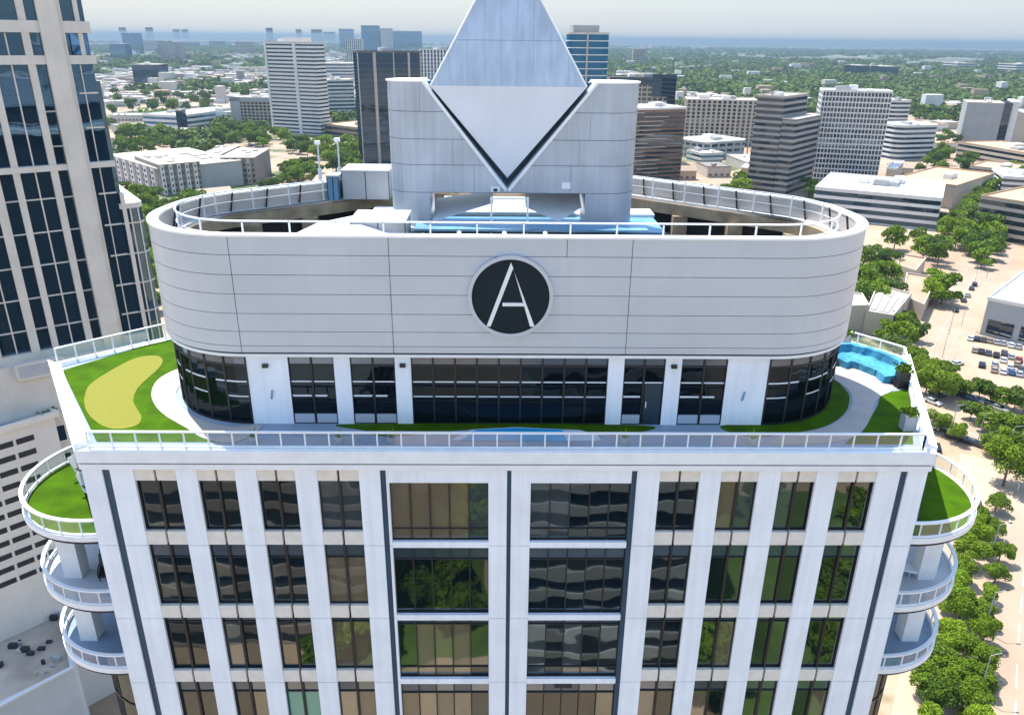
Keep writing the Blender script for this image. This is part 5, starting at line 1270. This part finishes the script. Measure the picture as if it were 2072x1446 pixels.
# the side of the street that only the windows mirror
def opp(name, label, x0, x1, y0, y1, h, skin, glass, cat='office building'):
    e = empty(name, ((x0+x1)/2, y1, GZ), label, cat); W = x1-x0; D = y1-y0
    a = MB(); a.box(-W/2+.4, W/2-.4, -D+.4, -.4, 0, h-.5); a.build('glass_wall', glass, e)
    b = MB(); k = int(h/3.9); pl_ = lambda o: [(-W/2+o, -D+o), (W/2-o, -D+o), (W/2-o, -o), (-W/2+o, -o)]
    for i in range(k+1): b.ring(pl_(0), pl_(.6), max(0, i*3.9-1), i*3.9+.6)
    b.build('floor_band', skin, e)
    r = MB(); r.box(-W/2+.1, W/2-.1, -D+.1, -.1, h-.45, h+.4); r.build('roof', CRF, e)
opp('office_block', 'dark banded office across the street, mirrored in the right wide window bay', 3, 30, -100, -66, 56, CG, GN)
opp('office_block', 'dark brown banded office across the street, mirrored in the left window columns', -64, -22, -112, -72, 42, TANW, GN)
sheet('grass', [(32, -120), (90, -120), (90, -50), (32, -58)], GZ+.03, GRASSM, 'stuff')
sheet('grass', [(-22, -66), (-2, -70), (-4, -112), (-20, -100)], GZ+.03, GRASSM, 'stuff')
strip('road', [(-200, -48), (200, -48)], 15, GZ+.02, mat('dark_asphalt', (.08, .08, .085), .85), marks=(0,))
r2 = random.Random(77)
for i in range(46):
    if i < 26: x, y = r2.uniform(30, 85), r2.uniform(-115, -58)
    else: x, y = r2.uniform(-30, 0), r2.uniform(-118, -64)
    tree(x, y, r2.uniform(.8, 1.2), 1, 'tree across the street %s, mirrored in the windows' % ('at the right' if i < 26 else 'at the left'), 'mirrored trees %s' % ('right' if i < 26 else 'left'))

# ================================================================== CARS
cpaint = {n: mat('car_paint_'+n, c, .25, .3, var=.02) for n, c in (('white', (.7, .7, .7)), ('black', (.015, .015, .018)), ('silver', (.4, .41, .42)), ('red', (.3, .03, .02)), ('dark_grey', (.07, .075, .08)), ('blue', (.04, .09, .2)), ('tan', (.35, .26, .18)), ('green', (.02, .14, .08)))}
def body_mesh(nm):
    a = MB(); prof = [(-2.3, .35), (2.3, .35), (2.35, .7), (2.1, .88), (1.1, .98), (-1.9, 1.02), (-2.32, .9)]
    a.xz(prof, -.9, .9); return a.mesh('car_body_'+nm, cpaint[nm])
bm_ = {n: body_mesh(n) for n in cpaint}
def rf_mesh(nm):
    a = MB(); a.ngon([(.2, -.66, 1.46), (.2, .66, 1.46), (-1.45, .66, 1.44), (-1.45, -.66, 1.44)]); return a.mesh('car_roof_'+nm, cpaint[nm])
rfs = {n: rf_mesh(n) for n in cpaint}
cab = MB()
lo = [(1.0, -.84, .98), (1.0, .84, .98), (-2.0, .84, 1.0), (-2.0, -.84, 1.0)]; hi = [(.25, -.7, 1.45), (.25, .7, 1.45), (-1.5, .7, 1.43), (-1.5, -.7, 1.43)]
for i in range(4): j = (i+1) % 4; cab.quad(lo[i], lo[j], hi[j], hi[i])
cab.ngon(hi); cabm = cab.mesh('car_glass', GD)
wh_ = MB(); wh_.tube((0, -.11, 0), (0, .11, 0), .34, .34, 14); whm = wh_.mesh('car_wheel', BLACKF)
def car(px, py, rz, col, label, group, s=1.0):
    p = at(px, py, GZ+.5); e = empty('parked_car', (p.x, p.y, GZ+.05), label, 'car', group, rz); e.scale = (s, s, s)
    for nm, me in (('body', bm_[col]), ('roof', rfs[col]), ('windows', cabm)):
        o = bpy.data.objects.new(nm, me); COL.objects.link(o); o.parent = e
    for x in (-1.45, 1.42):
        for y in (-.82, .82):
            o = bpy.data.objects.new('wheel', whm); COL.objects.link(o); o.parent = e; o.location = (x, y, .34)
    return e
ordn = ['first', 'second', 'third', 'fourth', 'fifth', 'sixth', 'seventh', 'eighth', 'ninth', 'tenth', 'eleventh', 'twelfth']
def row(pts, cols_, rz, where, group, s=1.0):
    for i, (p, c_) in enumerate(zip(pts, cols_)):
        car(p[0], p[1], rz, c_, '%s car, %s from the left in %s' % (c_.replace('_', ' '), ordn[i], where), group, s)
lotd = at(2060, 701)-at(1963, 684); lr_ = math.atan2(lotd.y, lotd.x)+math.pi/2
row([(1964, 684), (1977, 685), (1990, 687), (2003, 689), (2017, 692), (2030, 694), (2046, 698), (2061, 701)], ['white', 'black', 'dark_grey', 'tan', 'silver', 'silver', 'white', 'silver'], lr_, 'the car park row beneath the showroom', 'cars in the row beneath the showroom')
row([(1973, 708), (1986, 711), (2000, 714), (2016, 718), (2032, 714), (2046, 721), (2062, 728)], ['tan', 'black', 'dark_grey', 'black', 'dark_grey', 'silver', 'red'], lr_, 'the middle car park row', 'cars in the middle row')
row([(1987, 738), (2012, 748), (2030, 751), (2047, 753), (2063, 756)], ['black', 'tan', 'white', 'blue', 'silver'], lr_, 'the lowest car park row', 'cars in the lowest row')
row([(2030, 728), (2058, 736), (2013, 737), (2044, 742), (2066, 746)], ['white', 'tan', 'silver', 'white', 'dark_grey'], lr_, 'the staggered row above the lowest one', 'cars in the staggered row')
sd_ = at(2040, 830)-at(1880, 770); sr_ = math.atan2(sd_.y, sd_.x)
row([(1895, 797), (1938, 792), (1952, 800), (1966, 806), (1978, 809), (1992, 813), (2008, 820), (2022, 826)], ['dark_grey', 'blue', 'black', 'blue', 'silver', 'white', 'black', 'silver'], sr_, 'the line parked along the cross street trees', 'cars along the cross street trees')
row([(1884, 862), (1905, 866), (1932, 884), (1952, 889), (1970, 896), (1993, 903), (2012, 908)], ['white', 'dark_grey', 'black', 'silver', 'dark_grey', 'black', 'dark_grey'], sr_+.2, 'the line parked beside the peach forecourt', 'cars beside the forecourt')
row([(1934, 627), (1950, 607), (1958, 597), (1966, 583), (1972, 575)], ['black', 'dark_grey', 'silver', 'dark_grey', 'black'], 1.0, 'the queue on the boulevard', 'cars on the boulevard')
car(1937, 735, .4, 'white', 'white car alone at the left entrance of the car park', None)
car(1888, 813, sr_, 'white', 'white car driving alone on the cross street', None)
car(1975, 1022, 1.2, 'dark_grey', 'dark grey van sized car under the top of the avenue trees', None, 1.15)
car(1962, 1082, 1.3, 'dark_grey', 'dark car parked below the dark grey van sized one by the trees', None)
car(1895, 905, 1.2, 'black', 'black car closest to the front right terrace corner', None)
car(1945, 1140, 1.3, 'white', 'white car half hidden on the left of the avenue trees', None)

# street lamps
def lamp_post(px, py, rz, label, group):
    p = at(px, py, GZ+4); e = empty('street_lamp', (p.x, p.y, GZ), label, 'street lamp', group, rz)
    a = MB(); a.tube((0, 0, 0), (0, 0, 8.5), .11, .07); a.tube((0, 0, 8.4), (1.8, 0, 8.9), .05); a.build('pole', CG, e)
    a = MB(); a.box(1.6, 2.3, -.14, .14, 8.84, 8.98); a.build('lamp_head', BLACKF, e)
for px, py in ((1925, 655), (1950, 640), (1912, 700), (1975, 560), (2000, 545)): lamp_post(px, py, 1.0, 'slim street lamp beside the boulevard on the right', 'boulevard lamps')
for px, py in ((1930, 850), (1985, 868), (2045, 895)): lamp_post(px, py, -.4, 'slim street lamp beside the cross street', 'cross street lamps')
for px, py in ((2012, 1100), (2002, 1240), (1992, 1370)): lamp_post(px, py, 0, 'slim street lamp between avenue trees and lanes', 'avenue lamps')

# ================================================================== AIR
hzb = MB(); hzb.box(-30500, 30500, -1300, 26500, GZ-1, 46)
hzm = bpy.data.materials.new('haze_air'); hzm.use_nodes = True; hn = hzm.node_tree; hn.nodes.remove(hn.nodes['Principled BSDF'])
pv = hn.nodes.new('ShaderNodeVolumePrincipled'); pv.inputs['Color'].default_value = (0.27, 0.37, 0.46, 1); pv.inputs['Density'].default_value = 0.000125
pv.inputs['Anisotropy'].default_value = 0.25
hn.links.new(pv.outputs[0], hn.nodes['Material Output'].inputs['Volume'])
tag(hzb.build('haze', hzm), kind='stuff')
